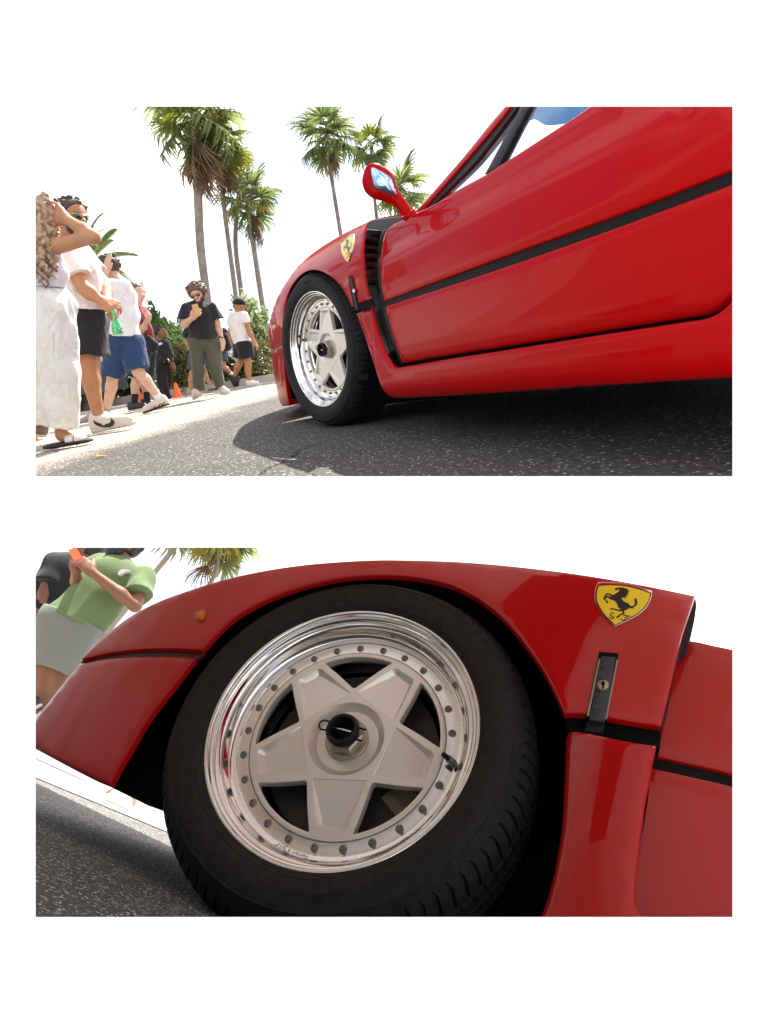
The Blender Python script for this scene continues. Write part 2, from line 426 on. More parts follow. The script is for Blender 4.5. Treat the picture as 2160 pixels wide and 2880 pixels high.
# older, paler paving of the upper street beyond a worn seam; the two asphalts grade into each other
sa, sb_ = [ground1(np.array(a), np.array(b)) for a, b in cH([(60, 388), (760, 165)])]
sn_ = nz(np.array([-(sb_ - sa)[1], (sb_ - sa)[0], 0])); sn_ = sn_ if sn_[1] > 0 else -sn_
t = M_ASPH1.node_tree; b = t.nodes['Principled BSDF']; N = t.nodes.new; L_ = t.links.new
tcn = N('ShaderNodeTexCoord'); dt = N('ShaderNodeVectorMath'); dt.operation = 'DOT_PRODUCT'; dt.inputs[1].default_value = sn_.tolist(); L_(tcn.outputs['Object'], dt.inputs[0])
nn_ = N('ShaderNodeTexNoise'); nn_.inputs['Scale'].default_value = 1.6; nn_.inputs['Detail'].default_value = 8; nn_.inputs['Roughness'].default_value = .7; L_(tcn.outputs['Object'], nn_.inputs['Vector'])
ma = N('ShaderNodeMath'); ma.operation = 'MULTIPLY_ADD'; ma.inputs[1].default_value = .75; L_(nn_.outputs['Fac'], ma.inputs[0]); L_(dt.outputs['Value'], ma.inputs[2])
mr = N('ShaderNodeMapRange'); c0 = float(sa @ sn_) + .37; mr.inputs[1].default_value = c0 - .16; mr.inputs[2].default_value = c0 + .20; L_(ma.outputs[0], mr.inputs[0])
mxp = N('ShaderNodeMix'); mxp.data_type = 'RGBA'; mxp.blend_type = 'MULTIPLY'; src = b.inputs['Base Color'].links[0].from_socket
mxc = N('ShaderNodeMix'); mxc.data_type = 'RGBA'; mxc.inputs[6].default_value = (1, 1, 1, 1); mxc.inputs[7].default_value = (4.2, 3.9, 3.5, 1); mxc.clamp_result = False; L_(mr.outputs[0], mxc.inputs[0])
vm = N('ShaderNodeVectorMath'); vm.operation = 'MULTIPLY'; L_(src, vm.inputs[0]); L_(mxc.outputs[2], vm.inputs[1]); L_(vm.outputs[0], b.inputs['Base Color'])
t.nodes.remove(mxp)
M_SUNLIT = asphalt('painted_sunlit_asphalt', .3, (.26, .245, .22), (.34, .32, .285), (.50, .47, .43), .25)  # pale colour paints strong sunlight onto the far asphalt of the lower street
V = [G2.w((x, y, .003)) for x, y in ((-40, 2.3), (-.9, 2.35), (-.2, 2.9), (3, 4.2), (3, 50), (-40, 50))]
tag(mesh_obj('sunlit_strip', np.array(V), [list(range(6))], M_SUNLIT, None, smooth=False), 'sunlit asphalt strip of the lower street behind the car, its sunlight painted as pale colour', kind='structure')
# ------------------------------------------------------------------ wheel
def text_curve(s, size, font_shear=0):
    cu = bpy.data.curves.new('letters', 'FONT'); cu.body = s; cu.size = size; cu.shear = font_shear; cu.extrude = 0; cu.resolution_u = 2
    o = bpy.data.objects.new('letters', cu); COL.objects.link(o)
    dg = bpy.context.evaluated_depsgraph_get(); me = o.evaluated_get(dg).to_mesh()
    V = np.array([v.co[:] for v in me.vertices]); F = [tuple(p.vertices) for p in me.polygons]
    o.evaluated_get(dg).to_mesh_clear(); bpy.data.objects.remove(o); bpy.data.curves.remove(cu)
    return V, F
def ring_text(s, size, radius, ang, zfun, fr, depth=.0012, inward=False):
    """letters bent round a circle; ang = angle of their middle; tops point outward, or inward"""
    V, F = text_curve(s, size); w = V[:, 0].max()
    x = V[:, 0] - w / 2; y = V[:, 1]
    if inward: a = ang + x / radius; r = radius - y + size * .35
    else: a = ang - x / radius; r = radius + y - size * .35
    top = np.stack([r * np.cos(a), r * np.sin(a), zfun(r) + depth], 1); bot = top.copy(); bot[:, 2] -= depth * 2
    n = len(top); c = {}
    for f in F:
        for i in range(len(f)): c[(f[i], f[(i + 1) % len(f)])] = 1
    E = [e for e in c if (e[1], e[0]) not in c]
    FF = list(F) + [(e[1], e[0], e[0] + n, e[1] + n) for e in E]
    return fr.w(np.concatenate([top, bot])), FF
def chaikin(P, k):
    P = np.asarray(P, float)
    for _ in range(k):
        Q = np.roll(P, -1, 0); P = np.stack([.75 * P + .25 * Q, .25 * P + .75 * Q], 1).reshape(-1, 2)
    return P
def make_wheel(root, fr, spoke_ang, detail=True):
    R = .161
    wh = thing('wheel', fr.o, None, None); wh.parent = root; wh.location = (Vector(fr.o.tolist()) - root.location)
    # tyre
    rows = [(.2255, -.008, 0), (.2285, .003, 0), (.236, .0075, 0), (.2375, .0095, 0), (.240, .0095, 0), (.2415, .0105, 0), (.252, .014, 0), (.266, .0145, 0), (.279, .010, 0), (.2815, .0105, 0), (.284, .007, 0), (.293, -.002, 0),
            (.299, -.010, 1), (.3045, -.018, 1), (.309, -.028, 1), (.3115, -.040, 1), (.3125, -.052, 1), (.3065, -.0535, 0), (.3065, -.061, 0), (.3135, -.0625, 2), (.314, -.095, 2), (.3075, -.0965, 0), (.3075, -.105, 0),
            (.314, -.1065, 2), (.3135, -.138, 2), (.3065, -.1395, 0), (.3065, -.147, 0), (.3125, -.1485, 1), (.3105, -.165, 1), (.305, -.180, 1), (.295, -.193, 1), (.28, -.205, 0), (.255, -.21, 0), (.2285, -.205, 0), (.2255, -.19, 0)]
    nseg = 86; V = []; F = []; m = len(rows)
    offs = [(0.0, 1), (.14, 1), (.17, 0), (.83, 0), (.86, 0), (1.0, 1)]
    angs = []
    for k in range(nseg):
        for u, g in ((0.0, 1), (.15, 1), (.20, 0), (.96, 0)): angs.append((2 * math.pi * (k + u) / nseg, g))
    na = len(angs)
    for a, g in angs:
        for r, z, kind in rows:
            sk = 0
            if kind == 1: rr = r - (.0055 if g else 0); sk = (z + .03) * .55
            elif kind == 2: rr = r - (.003 if g else 0); sk = -.004 - (z + .03) * .4
            else: rr = r
            V.append((rr * math.cos(a + sk), rr * math.sin(a + sk), z))
    for k in range(na):
        k2 = (k + 1) % na
        for i in range(m - 1): F.append((k * m + i, k * m + i + 1, k2 * m + i + 1, k2 * m + i)[::-1])
    ty = mesh_obj('tyre', fr.w(np.array(V)), F, M_RUB, wh, sharp=28)
    zs = lambda r: np.interp(r, [.236, .2415, .252, .266, .279, .284], [.0085, .0105, .014, .0145, .010, .007])
    V, F = ring_text('P ZERO', .017, .262, spoke_ang + math.radians(4), zs, fr, .0013, inward=True)
    mesh_obj('raised_letters', V, F, M_RUB, ty, smooth=False)
    # polished rim
    prof = [(.2265, -.02), (.2292, -.004), (.2285, .0005), (.2262, .002), (.2235, .0012), (.2215, -.0015), (.2205, -.006), (.2196, -.0072), (.2172, -.0078), (.2158, -.0088), (.2150, -.0135), (.2135, -.0150), (.2095, -.0165),
            (.2060, -.0205), (.2040, -.0285), (.2022, -.036), (.1990, -.0415), (.1950, -.0445), (.1905, -.0452), (.1890, -.0462), (.1888, -.0485), (.1872, -.0492), (.1690, -.0488), (.1682, -.0520), (.1665, -.0530), (.158, -.06), (.156, -.11), (.2, -.125), (.21, -.18), (.222, -.195)]
    V, F = lathe(prof, 160, fr); rim = mesh_obj('rim', V, F, M_POL, wh, sharp=50)
    if detail:
        V, F = ring_text('Ferrari 8"Jx17"', .0098, .1935, spoke_ang - math.radians(17), lambda r: np.interp(r, [.1860, .1905, .195, .199, .2022], [-.0490, -.0452, -.0445, -.0415, -.036]), fr, .0005, inward=False)
        mesh_obj('engraved_letters', V, F, M_ENGR, rim, smooth=False)
        for k in range(22):
            a = 2 * math.pi * (k + .3) / 22; d = np.array([math.cos(a), math.sin(a), 0]); t_ = np.array([-d[1], d[0], 0])
            V, F = box(fr.w(d * .2290 + np.array([0, 0, .0012])), (d * .0022 * fr.sc) @ fr.A, (t_ * .0003 * fr.sc) @ fr.A, (np.array([0, 0, .0016]) * fr.sc) @ fr.A)
            mesh_obj('rim_nick', V, F, M_BOLT, rim, smooth=False)
    # star
    def rot(P, a): c, s = math.cos(a), math.sin(a); return np.stack([P[:, 0] * c - P[:, 1] * s, P[:, 0] * s + P[:, 1] * c], 1)
    circ = lambda r, n: np.stack([r * np.cos(np.linspace(0, 2 * math.pi, n, endpoint=False)), r * np.sin(np.linspace(0, 2 * math.pi, n, endpoint=False))], 1)
    arc = [( .1525 * math.cos(math.radians(a)), .1525 * math.sin(math.radians(a))) for a in np.linspace(22.6, -22.6, 11)]
    win = np.array([(.0890, 0), (.0965, -.0085), (.118, -.0325), (.1350, -.0540), (.1402, -.0602)] + arc[::-1] + [(.1402, .0602), (.1350, .0540), (.118, .0325), (.0965, .0085)])
    win = chaikin(win * 1.04, 2)
    trap = 1.04 * np.array([(.0690, -.0440), (.0690, .0440), (.1410, .0235), (.1465, .0185), (.1465, -.0185), (.1410, -.0235)])
    flo = 1.04 * np.array([(.0700, -.0415), (.0700, .0415), (.1340, .0170), (.1375, .0140), (.1375, -.0140), (.1340, -.0170)])
    def dense(P, st=.004):
        o = []
        for i in range(len(P)):
            a, b_ = P[i], P[(i + 1) % len(P)]; k = max(1, int(np.linalg.norm(b_ - a) / st)); o += [a + (b_ - a) * j / k for j in range(k)]
        return np.array(o)
    loops = [circ(R * 1.04, 140)] + [rot(win, spoke_ang + math.radians(36 + 72 * k)) for k in range(5)]
    traps = [rot(dense(trap), spoke_ang + math.radians(72 * k)) for k in range(5)]; flos = [rot(dense(flo), spoke_ang + math.radians(72 * k)) for k in range(5)]
    ex = traps + flos + [circ(.0655, 80), circ(.0535, 64)]
    ZS = -.0470
    def S(x, y):
        r = np.hypot(x, y); z = np.full(x.shape, ZS)
        z = z - .011 * np.clip((.0655 - r) / .012, 0, 1)
        P = np.stack([x, y], -1).reshape(-1, 2)
        for k in range(5):
            q = rot(P, -(spoke_ang + math.radians(72 * k)))
            i1 = in_poly(q, trap * 1.0); 
            if not i1.any(): continue
            u = q[:, 0]; d = dist_poly(q, trap); wall = np.interp(u, [.0718, .1524], [.0012, .0085])
            dep = np.interp(u, [.0718, .1524], [.0012, .0105])
            z = z - np.where(i1 & (d > 1e-6), dep * np.clip(d / wall, 0, 1), 0).reshape(x.shape)
        return z
    V, F = slab(fr, loops, S, .016, .0018, .0045, ex)
    star = mesh_obj('spoke_star', fr.w(V), F, M_STAR, wh, sharp=24)
    # bolts
    def bolt_mesh():
        b = MB(); lf = Frame((0, 0, 0), (1, 0, 0), (0, 1, 0), (0, 0, 1), fr.sc * 1.18)
        V, F = lathe([(0, .0020), (.0030, .0020), (.0046, .0017), (.0054, .0008), (.0056, -.001)], 14, lf); b.add(V, F)
        hexv = []
        for i in range(12):
            a = 2 * math.pi * i / 12; r = .0038 if i % 2 == 0 else .0029; hexv.append((r * math.cos(a), r * math.sin(a)))
        V = [(x, y, .0018) for x, y in hexv] + [(x * .92, y * .92, .0048) for x, y in hexv] + [(x * .5, y * .5, .0050) for x, y in hexv] + [(x * .42, y * .42, .0030) for x, y in hexv]
        F = [(i + 12 * l, (i + 1) % 12 + 12 * l, (i + 1) % 12 + 12 * (l + 1), i + 12 * (l + 1)) for l in range(3) for i in range(12)] + [list(range(36, 48))]
        b.add(lf.w(np.array(V)), F)
        V = np.concatenate(b.V) @ fr.A
        me = bpy.data.meshes.new('bolt'); me.from_pydata(V.tolist(), [], b.F); me.update(); me.materials.append(M_BOLT); return me
    bm_ = bolt_mesh()
    for k in range(25):
        a = spoke_ang + math.radians(7.2 + 14.4 * k)
        p = fr.w((.1778 * math.cos(a), .1778 * math.sin(a), -.0488))
        o = bpy.data.objects.new('bolt', bm_); COL.objects.link(o); o.parent = wh; o.location = (p - fr.o).tolist()
    # centre nut, lock tube, pin and clip
    def sub(x, y, z=0): return Frame(fr.w((x, y, z)), fr.A[0], fr.A[1], fr.A[2], fr.sc)
    V, F = lathe([(.0370, -.0585), (.0372, -.0520), (.0360, -.0508), (.0300, -.0500)], 48, fr); nut = mesh_obj('centre_nut', V, F, M_NUT, wh, sharp=30)
    b = MB(); hx = [(.0335 * math.cos(math.radians(60 * i + 12)), .0335 * math.sin(math.radians(60 * i + 12))) for i in range(6)]
    V = [(x, y, -.056) for x, y in hx] + [(x, y, -.0340) for x, y in hx] + [(x * .90, y * .90, -.0310) for x, y in hx] + [(x * .72, y * .72, -.0308) for x, y in hx]
    F = [(i + 6 * l, (i + 1) % 6 + 6 * l, (i + 1) % 6 + 6 * (l + 1), i + 6 * (l + 1)) for l in range(3) for i in range(6)]
    mesh_obj('nut_hexagon', fr.w(np.array(V)), F, M_NUT, nut, smooth=False)
    V, F = lathe([(.0258, -.05), (.0262, -.016), (.0262, -.0145), (.0250, -.0138), (.0212, -.0138), (.0205, -.015), (.0205, -.050), (0, -.050)], 40, fr)
    tb = mesh_obj('lock_tube', V, F, M_BLACK, nut, sharp=35)
    V, F = lathe([(.0268, -.0215), (.0285, -.0195), (.0268, -.0175)], 40, fr); mesh_obj('clip_ring', V, F, M_BLACK, nut)
    d = nz(np.array([math.cos(spoke_ang + 1.35), math.sin(spoke_ang + 1.35), 0])); V, F = tube([fr.w(-d * .0202 + [0, 0, -.021]), fr.w(d * .0202 + [0, 0, -.021])], .0022 * fr.sc, 10); mesh_obj('pin', V, F, M_STEEL, nut)
    q = np.array([-d[1], d[0], 0]); e = d if (fr.w(d) - fr.w(-d)) @ cam2world([1, 0, 0]) < 0 else -d
    P = [e * .024 + q * .0075, e * .036 + q * .0085, e * .0415 + q * .0045, e * .0425, e * .0415 - q * .0045, e * .036 - q * .0085, e * .024 - q * .0075]
    V, F = tube([fr.w(p + np.array([0, 0, -.0195])) for p in P], .0016 * fr.sc, 8); mesh_obj('spring_clip', V, F, M_BLACK, nut)
    for s_ in (-1, 1):
        V, F = tube([fr.w(-e * .026 + q * s_ * .010 + [0, 0, -.022]), fr.w(-e * .038 + q * s_ * .010 + [0, 0, -.023])], .0018 * fr.sc, 8); mesh_obj('clip_end', V, F, M_BLACK, nut)
    # valve
    a = spoke_ang + math.radians(78 if detail else 78)
    vp = np.array([.186 * math.cos(a), .186 * math.sin(a), -.049]); vd = np.array([-.55 * math.cos(a), -.55 * math.sin(a), .8])
    V, F = tube([fr.w(vp), fr.w(vp + vd * .009), fr.w(vp + vd * .010), fr.w(vp + vd * .022)], np.array([.0055, .0055, .0036, .0034]) * fr.sc, 10); va = mesh_obj('valve', V, F, M_BOLT, wh, sharp=30)
    V, F = tube([fr.w(vp + vd * .014), fr.w(vp + vd * .027)], .0043 * fr.sc, 10); mesh_obj('valve_cap', V, F, M_BLACK, va, sharp=40)
    # brake disc and caliper behind the windows
    V, F = lathe([(.07, -.098), (.150, -.100), (.150, -.118), (.07, -.118)], 64, fr); mesh_obj('brake_disc', V, F, M_DISC, wh, sharp=40)
    b = MB(); ca = spoke_ang + math.radians(62)
    for i in range(5):
        a = ca + (i - 2) * .16; dd = np.array([math.cos(a), math.sin(a), 0]); t_ = np.array([-dd[1], dd[0], 0])
        V, F = box(fr.w(dd * .125 + [0, 0, -.092]), (dd * .022 * fr.sc) @ fr.A, (t_ * .012 * fr.sc) @ fr.A, (np.array([0, 0, .006]) * fr.sc) @ fr.A); b.add(V, F)
    b.build('brake_caliper', M_CAL, wh, smooth=False)['kind'] = 'stuff'
    return wh
def spoke_angle(fr, px):
    q = fr.hit([px], lambda x, y: -.05 + 0 * x)[0]; return math.atan2(q[1], q[0])

# ------------------------------------------------------------------ badge: shield, horse, two letters
SHIELD = cT([(300, 180, 1), (520, 182), (830, 208), (1050, 262), (1345, 352, 1), (1330, 480), (1260, 640), (1120, 790), (900, 920), (615, 1050, 1), (420, 880), (290, 690), (225, 520), (228, 370), (262, 250)])
SHIELD_IN = cT([(312, 262, 1), (520, 248), (800, 268), (1040, 318), (1300, 408, 1), (1285, 500), (1220, 630), (1090, 765), (880, 892), (622, 1010, 1), (455, 850), (335, 680), (268, 520), (272, 390), (290, 310)])
SHIELD_BLK = cT([(306, 240, 1), (520, 228), (810, 250), (1050, 300), (1330, 392, 1), (1308, 490), (1240, 636), (1104, 778), (890, 906), (619, 1030, 1), (438, 864), (314, 686), (248, 520), (250, 380), (276, 285)])
HORSE = cT([(612, 318, 1), (640, 300), (690, 296), (716, 282, 1), (730, 300), (762, 290), (800, 304), (850, 318), (880, 330), (868, 350), (905, 362, 1), (866, 380), (892, 400, 1), (856, 412), (880, 436, 1), (842, 444), (858, 478, 1), (820, 470), (828, 505, 1), (790, 486),
            (752, 490), (770, 540), (820, 575), (878, 600), (912, 640), (930, 652), (970, 648), (1002, 618), (1010, 570), (998, 530), (1032, 482, 1), (1030, 520), (1056, 502, 1), (1044, 545), (1056, 560), (1050, 610), (1018, 655), (978, 676), (975, 705, 1), (945, 690), (920, 700, 1), (905, 680),
            (880, 700), (830, 730), (800, 745), (808, 790), (790, 808), (740, 825), (705, 858), (672, 880, 1), (645, 878, 1), (660, 852), (710, 815), (765, 780), (755, 752), (700, 750), (640, 732), (580, 718), (540, 718), (522, 700, 1), (560, 694), (640, 708), (712, 722), (722, 700), (680, 670), (668, 620), (640, 575), (580, 535), (530, 520), (490, 490), (450, 490), (440, 520), (465, 545), (490, 575), (482, 592, 1), (460, 585), (440, 550), (424, 525), (408, 525, 1), (392, 515, 1), (410, 490), (440, 455), (490, 458), (530, 470), (545, 455), (500, 432), (465, 432), (430, 470), (405, 490), (440, 420), (470, 405), (520, 412), (580, 436), (640, 405), (700, 365), (712, 340), (690, 322), (650, 340), (625, 334)])
def ribbon(P, w):
    P = spline([tuple(q) for q in P], 6, closed=False); d = np.gradient(P, axis=0); d /= np.linalg.norm(d, axis=1)[:, None] + 1e-9; nn = np.stack([-d[:, 1], d[:, 0]], 1)
    n = len(P); ww = w * (.45 + .55 * np.sin(np.linspace(.25, math.pi - .25, n)))[:, None]
    return cT([tuple(q) for q in P + nn * ww] + [tuple(q) for q in (P - nn * ww)[::-1]])
LET = [ribbon([(606, 804), (590, 788), (560, 785), (534, 802), (536, 832), (565, 850), (594, 866), (600, 884), (575, 896), (535, 890), (512, 872), (514, 852)], 8),
       ribbon([(778, 858), (784, 836), (812, 828), (850, 838), (890, 846), (932, 846)], 7), ribbon([(852, 842), (846, 872), (826, 904), (792, 922), (756, 920), (730, 902), (730, 882)], 8), ribbon([(806, 874), (850, 870), (888, 866)], 6)]
def affine(src, dst):
    A = np.c_[np.array(src, float), np.ones(3)]; return np.linalg.solve(A, np.array(dst, float))
def warp(P, T): return [tuple(np.array([p[0], p[1], 1.0]) @ T) + tuple(p[2:]) for p in P]
def make_badge(root, fr, S, T=None, st=3.0):
    f = (lambda P: warp(P, T)) if T is not None else (lambda P: P)
    b = panel('shield_badge', fr, f(SHIELD), S, M_CHROME, root, t=.002, roll=.0008, grid=.02, step=st, lift=.0022)
    panel('badge_border', fr, f(SHIELD_BLK), S, M_INK, b, t=.001, roll=0, grid=.02, step=st, lift=.0026)
    panel('badge_field', fr, f(SHIELD_IN), S, M_YEL, b, t=.001, roll=0, grid=.02, step=st, lift=.0030)
    panel('prancing_horse', fr, f(HORSE), S, M_INK, b, t=.001, roll=0, grid=.02, step=st * .6, lift=.0036)
    for L in LET: panel('badge_letter', fr, f(L), S, M_INK, b, t=.001, roll=0, grid=.02, step=st * .6, lift=.0036)
    return b

def liner(name, root, fr, rx, x0, ymax, z0, z1, lo_=-36):
    """black wheel housing: a drum open to the outside"""
    n = 64; V = []; F = []; K = []
    for k in range(n + 1):
        a = math.radians(lo_ + (180 - 2 * lo_) * k / n); sn = math.sin(a); K.append((x0 + rx * math.cos(a), ymax * sn ** .75 if sn > 0 else .40 * sn))
    for x, y in K: V += [(x, y, z0), (x, y, z1)]
    for k in range(n): F.append((2 * k, 2 * k + 1, 2 * k + 3, 2 * k + 2))
    V.append((x0, 0, z1)); c = len(V) - 1
    for k in range(n): F.append((2 * k + 1, c, 2 * k + 3))
    F.append((1, c, 2 * n + 1))
    return mesh_obj(name, fr.w(np.array(V)), F, M_GAP, root, smooth=False)
def arch_cut(rx, x0, ymax, lo_=-25):
    return [(x0 + rx * math.cos(a), min(ymax, .39 * math.sin(a))) for a in np.linspace(math.radians(lo_), math.radians(180 - lo_), 24)]
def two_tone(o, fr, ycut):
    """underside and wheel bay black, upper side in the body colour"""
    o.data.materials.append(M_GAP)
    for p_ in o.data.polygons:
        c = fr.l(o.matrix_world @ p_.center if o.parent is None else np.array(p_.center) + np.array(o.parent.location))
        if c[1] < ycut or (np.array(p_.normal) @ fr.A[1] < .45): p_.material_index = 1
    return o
def arch_lip(root, fr, tops, x0, x1, r0, z):
    """black inner panel that closes the slit between arch and tyre, kept below the wing's crest"""
    xs = np.linspace(x0, x1, 30); tx, ty = np.array(tops).T
    out = [(x, float(np.interp(x, tx, ty))) for x in xs]
    a1 = math.acos(x1 / r0); A = np.linspace(a1, math.pi, 30)
    L = np.array(out + [(r0 * math.cos(a), r0 * math.sin(a)) for a in A] + [(x0, 0.0)])
    V, F = slab(fr, [L], lambda x, y: z + 0 * x, .04, 0, .2)
    return mesh_obj('inner_lip', fr.w(V), F, M_GAP, root, smooth=False)
# ------------------------------------------------------------------ upper car
car1 = thing('sports_car', ground1(np.array(900.), np.array(1195.)), 'red sports car with door mirror and long black side stripe under palm trees', 'car', 'red sports cars')
sm = lambda a, b, x: np.clip((x - a) / (b - a), 0, 1) ** 2 * (3 - 2 * np.clip((x - a) / (b - a), 0, 1))
qs = lambda v: np.maximum(0, v) ** 2
def S_fender1(x, y):
    return .035 - .20 * qs(-.25 - x) - 2.6 * qs(y - .20) - .5 * qs(-.05 - y)
def S_door1(x, y):
    return .022 - .8 * qs(y - .10) - .9 * qs(-.02 - y) - .022 * sm(.196, .232, y)
def S_sill1(x, y):
    return .045 - 9 * qs(-.165 - y) - .022 * sm(-.12, .02, y)
P_f = cA([(30, 1418, 1), (36, 1250), (48, 1140), (75, 1010), (112, 895), (162, 790), (222, 695), (300, 590), (400, 488), (500, 408), (620, 328), (720, 268), (850, 203), (940, 160), (1010, 128), (1120, 110), (1290, 92, 1), (1292, 100, 1), (1120, 120), (1010, 140), (975, 165), (955, 210), (942, 300), (935, 400), (938, 520), (948, 640), (966, 750), (985, 838), (1003, 852), (1000, 872, 1), (950, 880), (885, 912, 1), (845, 936, 1), (826, 940, 1),
          (800, 880), (750, 788), (700, 722), (640, 664), (560, 614), (480, 594), (420, 602), (350, 642), (290, 710), (240, 800), (210, 900), (196, 1000), (190, 1130), (187, 1272, 1), (130, 1312), (70, 1362)])
panel('front_fender', CAR1, P_f, S_fender1, M_RED, car1, t=.0045, roll=.003, grid=.022, step=6)
P_b = cA([(36, 1436, 1), (75, 1374), (130, 1326), (187, 1288, 1), (190, 1400), (201, 1560), (222, 1720), (246, 1860, 1), (180, 1866), (120, 1856), (84, 1828), (64, 1740), (50, 1600), (40, 1510)])
panel('front_bumper', CAR1, P_b, S_fender1, M_RED, car1, t=.016, roll=.004, grid=.025, step=6)
panel('trim_strip', CAR1, cA([(24, 1425, 1), (70, 1352), (130, 1300), (188, 1262, 1), (192, 1300, 1), (130, 1336), (75, 1386), (36, 1446, 1)]), S_fender1, mat('bumper_trim', (.05, .014, .012), .4), car1, t=.01, roll=.002, grid=.03, step=6, lift=-.006)
panel('side_marker', CAR1, cA([(80, 1140), (88, 1112), (108, 1105), (118, 1130), (112, 1152), (92, 1160)]), S_fender1, M_AMB, car1, t=.006, roll=.002, grid=.02, step=3, lift=.004)
# door in two skins with the black band between
dfront = [(1124.8, 621.4, 1)] + cB([(800, 225), (740, 265), (690, 315), (652, 400), (627, 520), (614, 650), (607, 800), (612, 950), (626, 1100), (640, 1190)])
up = dfront + cB([(652, 1262, 1)]) + cC([(620, 672), (1120, 489), (1628, 290), (1720, 254, 1), (1730, 100), (1740, -60, 1), (1060, -30, 1), (1000, 19), (800, 152), (615, 272), (560, 307), (430, 378), (345, 432), (268, 470)])
panel('door', CAR1, up, S_door1, M_RED, car1, t=.02, roll=.005, grid=.035, step=9)
lo = cB([(672, 1328, 1), (700, 1480), (760, 1680), (830, 1900), (905, 2080, 1)]) + cD([(400, 307), (600, 277), (1000, 214), (1400, 150), (1500, 133), (1560, 103), (1600, 68), (1640, 20), (1720, -120, 1)]) + cC([(1720, 312, 1), (1628, 348), (1120, 539), (620, 716)])
dl = panel('door_lower_skin', CAR1, lo, S_door1, M_RED, car1, t=.02, roll=.005, grid=.035, step=9)
panel('side_stripe', CAR1, cB([(640, 1240, 1), (655, 1340, 1)]) + cC([(620, 722), (1120, 545), (1628, 354), (1725, 315, 1), (1725, 250, 1), (1628, 284), (1120, 483), (620, 666)]), S_door1, M_STRIPE, car1, t=.01, roll=0, grid=.05, step=12, lift=-.008)
# sill and the fender piece ahead of it
sl = cA([(866, 1002, 1), (940, 966), (1026, 936, 1), (1022, 960), (1030, 1040), (1060, 1165), (1100, 1280), (1140, 1385), (1180, 1450), (1205, 1492), (1240, 1508), (1300, 1500)]) + cD([(400, 322), (600, 291), (1000, 227), (1400, 165), (1510, 147), (1572, 116), (1615, 78), (1660, 20), (1730, -90, 1), (1800, -90, 1), (1800, 396, 1), (1628, 403), (1000, 441), (600, 470), (300, 487), (190, 492), (150, 488), (125, 465)]) + cA([(1110, 1712), (1070, 1605), (1030, 1480), (980, 1325), (940, 1205), (893, 1082)])
panel('side_sill', CAR1, sl, S_sill1, M_RED, car1, t=.009, roll=.006, grid=.03, step=8)
# dark backing that shows in the door gaps
panel('gap_backing', CAR1, cA([(1120, 1420, 1), (1200, 1560)]) + cD([(400, 345), (1000, 250), (1400, 190), (1600, 140), (1700, 60, 1), (1700, -60, 1), (1560, 60), (1400, 120), (1000, 180), (400, 280)]) + cB([(840, 2060), (780, 1900, 1)]), lambda x, y: S_door1(x, y), M_GAP, car1, t=.01, roll=0, grid=.05, step=12, lift=-.022)
# vent between fender and door
S_vent = lambda x, y: S_door1(x, y) - .035
vent = cB([(380, 600), (400, 330), (440, 220), (500, 180), (900, 110), (960, 150), (1000, 200, 1), (800, 240), (700, 330), (660, 420), (640, 560), (630, 800), (640, 1000), (660, 1250), (700, 1450), (760, 1660), (840, 1880), (930, 2100), (880, 2140), (800, 2140), (740, 2080), (640, 1900), (540, 1600), (490, 1400), (470, 1250), (420, 1000), (390, 800)])
panel('side_vent', CAR1, vent, S_vent, M_BLACK, car1, t=.01, roll=0, grid=.04, step=8)
panel('vent_frame', CAR1, cB([(640, 312, 1), (606, 400), (585, 520), (572, 700), (574, 900), (590, 1060), (612, 1200), (640, 1330), (672, 1480), (735, 1690), (800, 1900), (868, 2070), (900, 2100, 1), (905, 2085, 1), (830, 1895), (760, 1680), (700, 1480), (668, 1330), (632, 1130), (616, 950), (610, 800), (618, 650), (632, 520), (655, 410), (690, 330), (700, 300, 1)]), lambda x, y: S_door1(x, y), M_BLACK, car1, t=.02, roll=.003, grid=.03, step=7, lift=-.012)
for k, (yl, yr) in enumerate([(300, 318), (400, 418), (510, 522), (622, 630), (735, 740), (845, 850), (955, 957), (1062, 1062)]):
    xl = np.interp(yl, [300, 500, 700, 1060], [418, 386, 388, 436]); xr = np.interp(yl, [300, 500, 700, 1060], [642, 585, 574, 596])
    nl, nr = yl + 88, yr + 88
    xl2 = np.interp(nl, [300, 500, 700, 1060], [418, 386, 388, 436]); xr2 = np.interp(nl, [300, 500, 700, 1060], [642, 585, 574, 596])
    A = CAR1.hit(cB([(xl - 20, yl), (xr, yr), (xr2, nr), (xl2 - 20, nl)]), lambda x, y: S_vent(x, y) + .004)
    T_ = A.copy(); T_[0, 2] += .016; T_[1, 2] += .016; A2 = T_.copy(); A2[:, 2] -= .008
    V = np.concatenate([T_, A2]); mesh_obj('louvre_slat', CAR1.w(V), [(0, 3, 2, 1), (4, 5, 6, 7), (0, 1, 5, 4), (1, 2, 6, 5), (2, 3, 7, 6), (3, 0, 4, 7)], M_BLACK, car1, smooth=False)
mb = MB()
for i in range(34):
    y = 1365 + i * 21.5
    for j in range(2):
        x0 = np.interp(y, [1350, 1600, 1900, 2080], [528, 578, 668, 742]) + j * 72 + 6
        x1 = x0 + 50
        A = CAR1.hit(cB([(x0, y), (x1, y - 3), (x1, y + 8), (x0, y + 11)]), lambda x, y_: S_vent(x, y_) + .0035)
        V = np.concatenate([A, A - [0, 0, .004]]); mb.add(CAR1.w(V), [(0, 3, 2, 1), (4, 5, 6, 7), (0, 1, 5, 4), (1, 2, 6, 5), (2, 3, 7, 6), (3, 0, 4, 7)])
mg = mb.build('vent_mesh', mat('vent_mesh_metal', (.03, .03, .032), .4, metal=.3), car1, smooth=False); mg['kind'] = 'stuff'
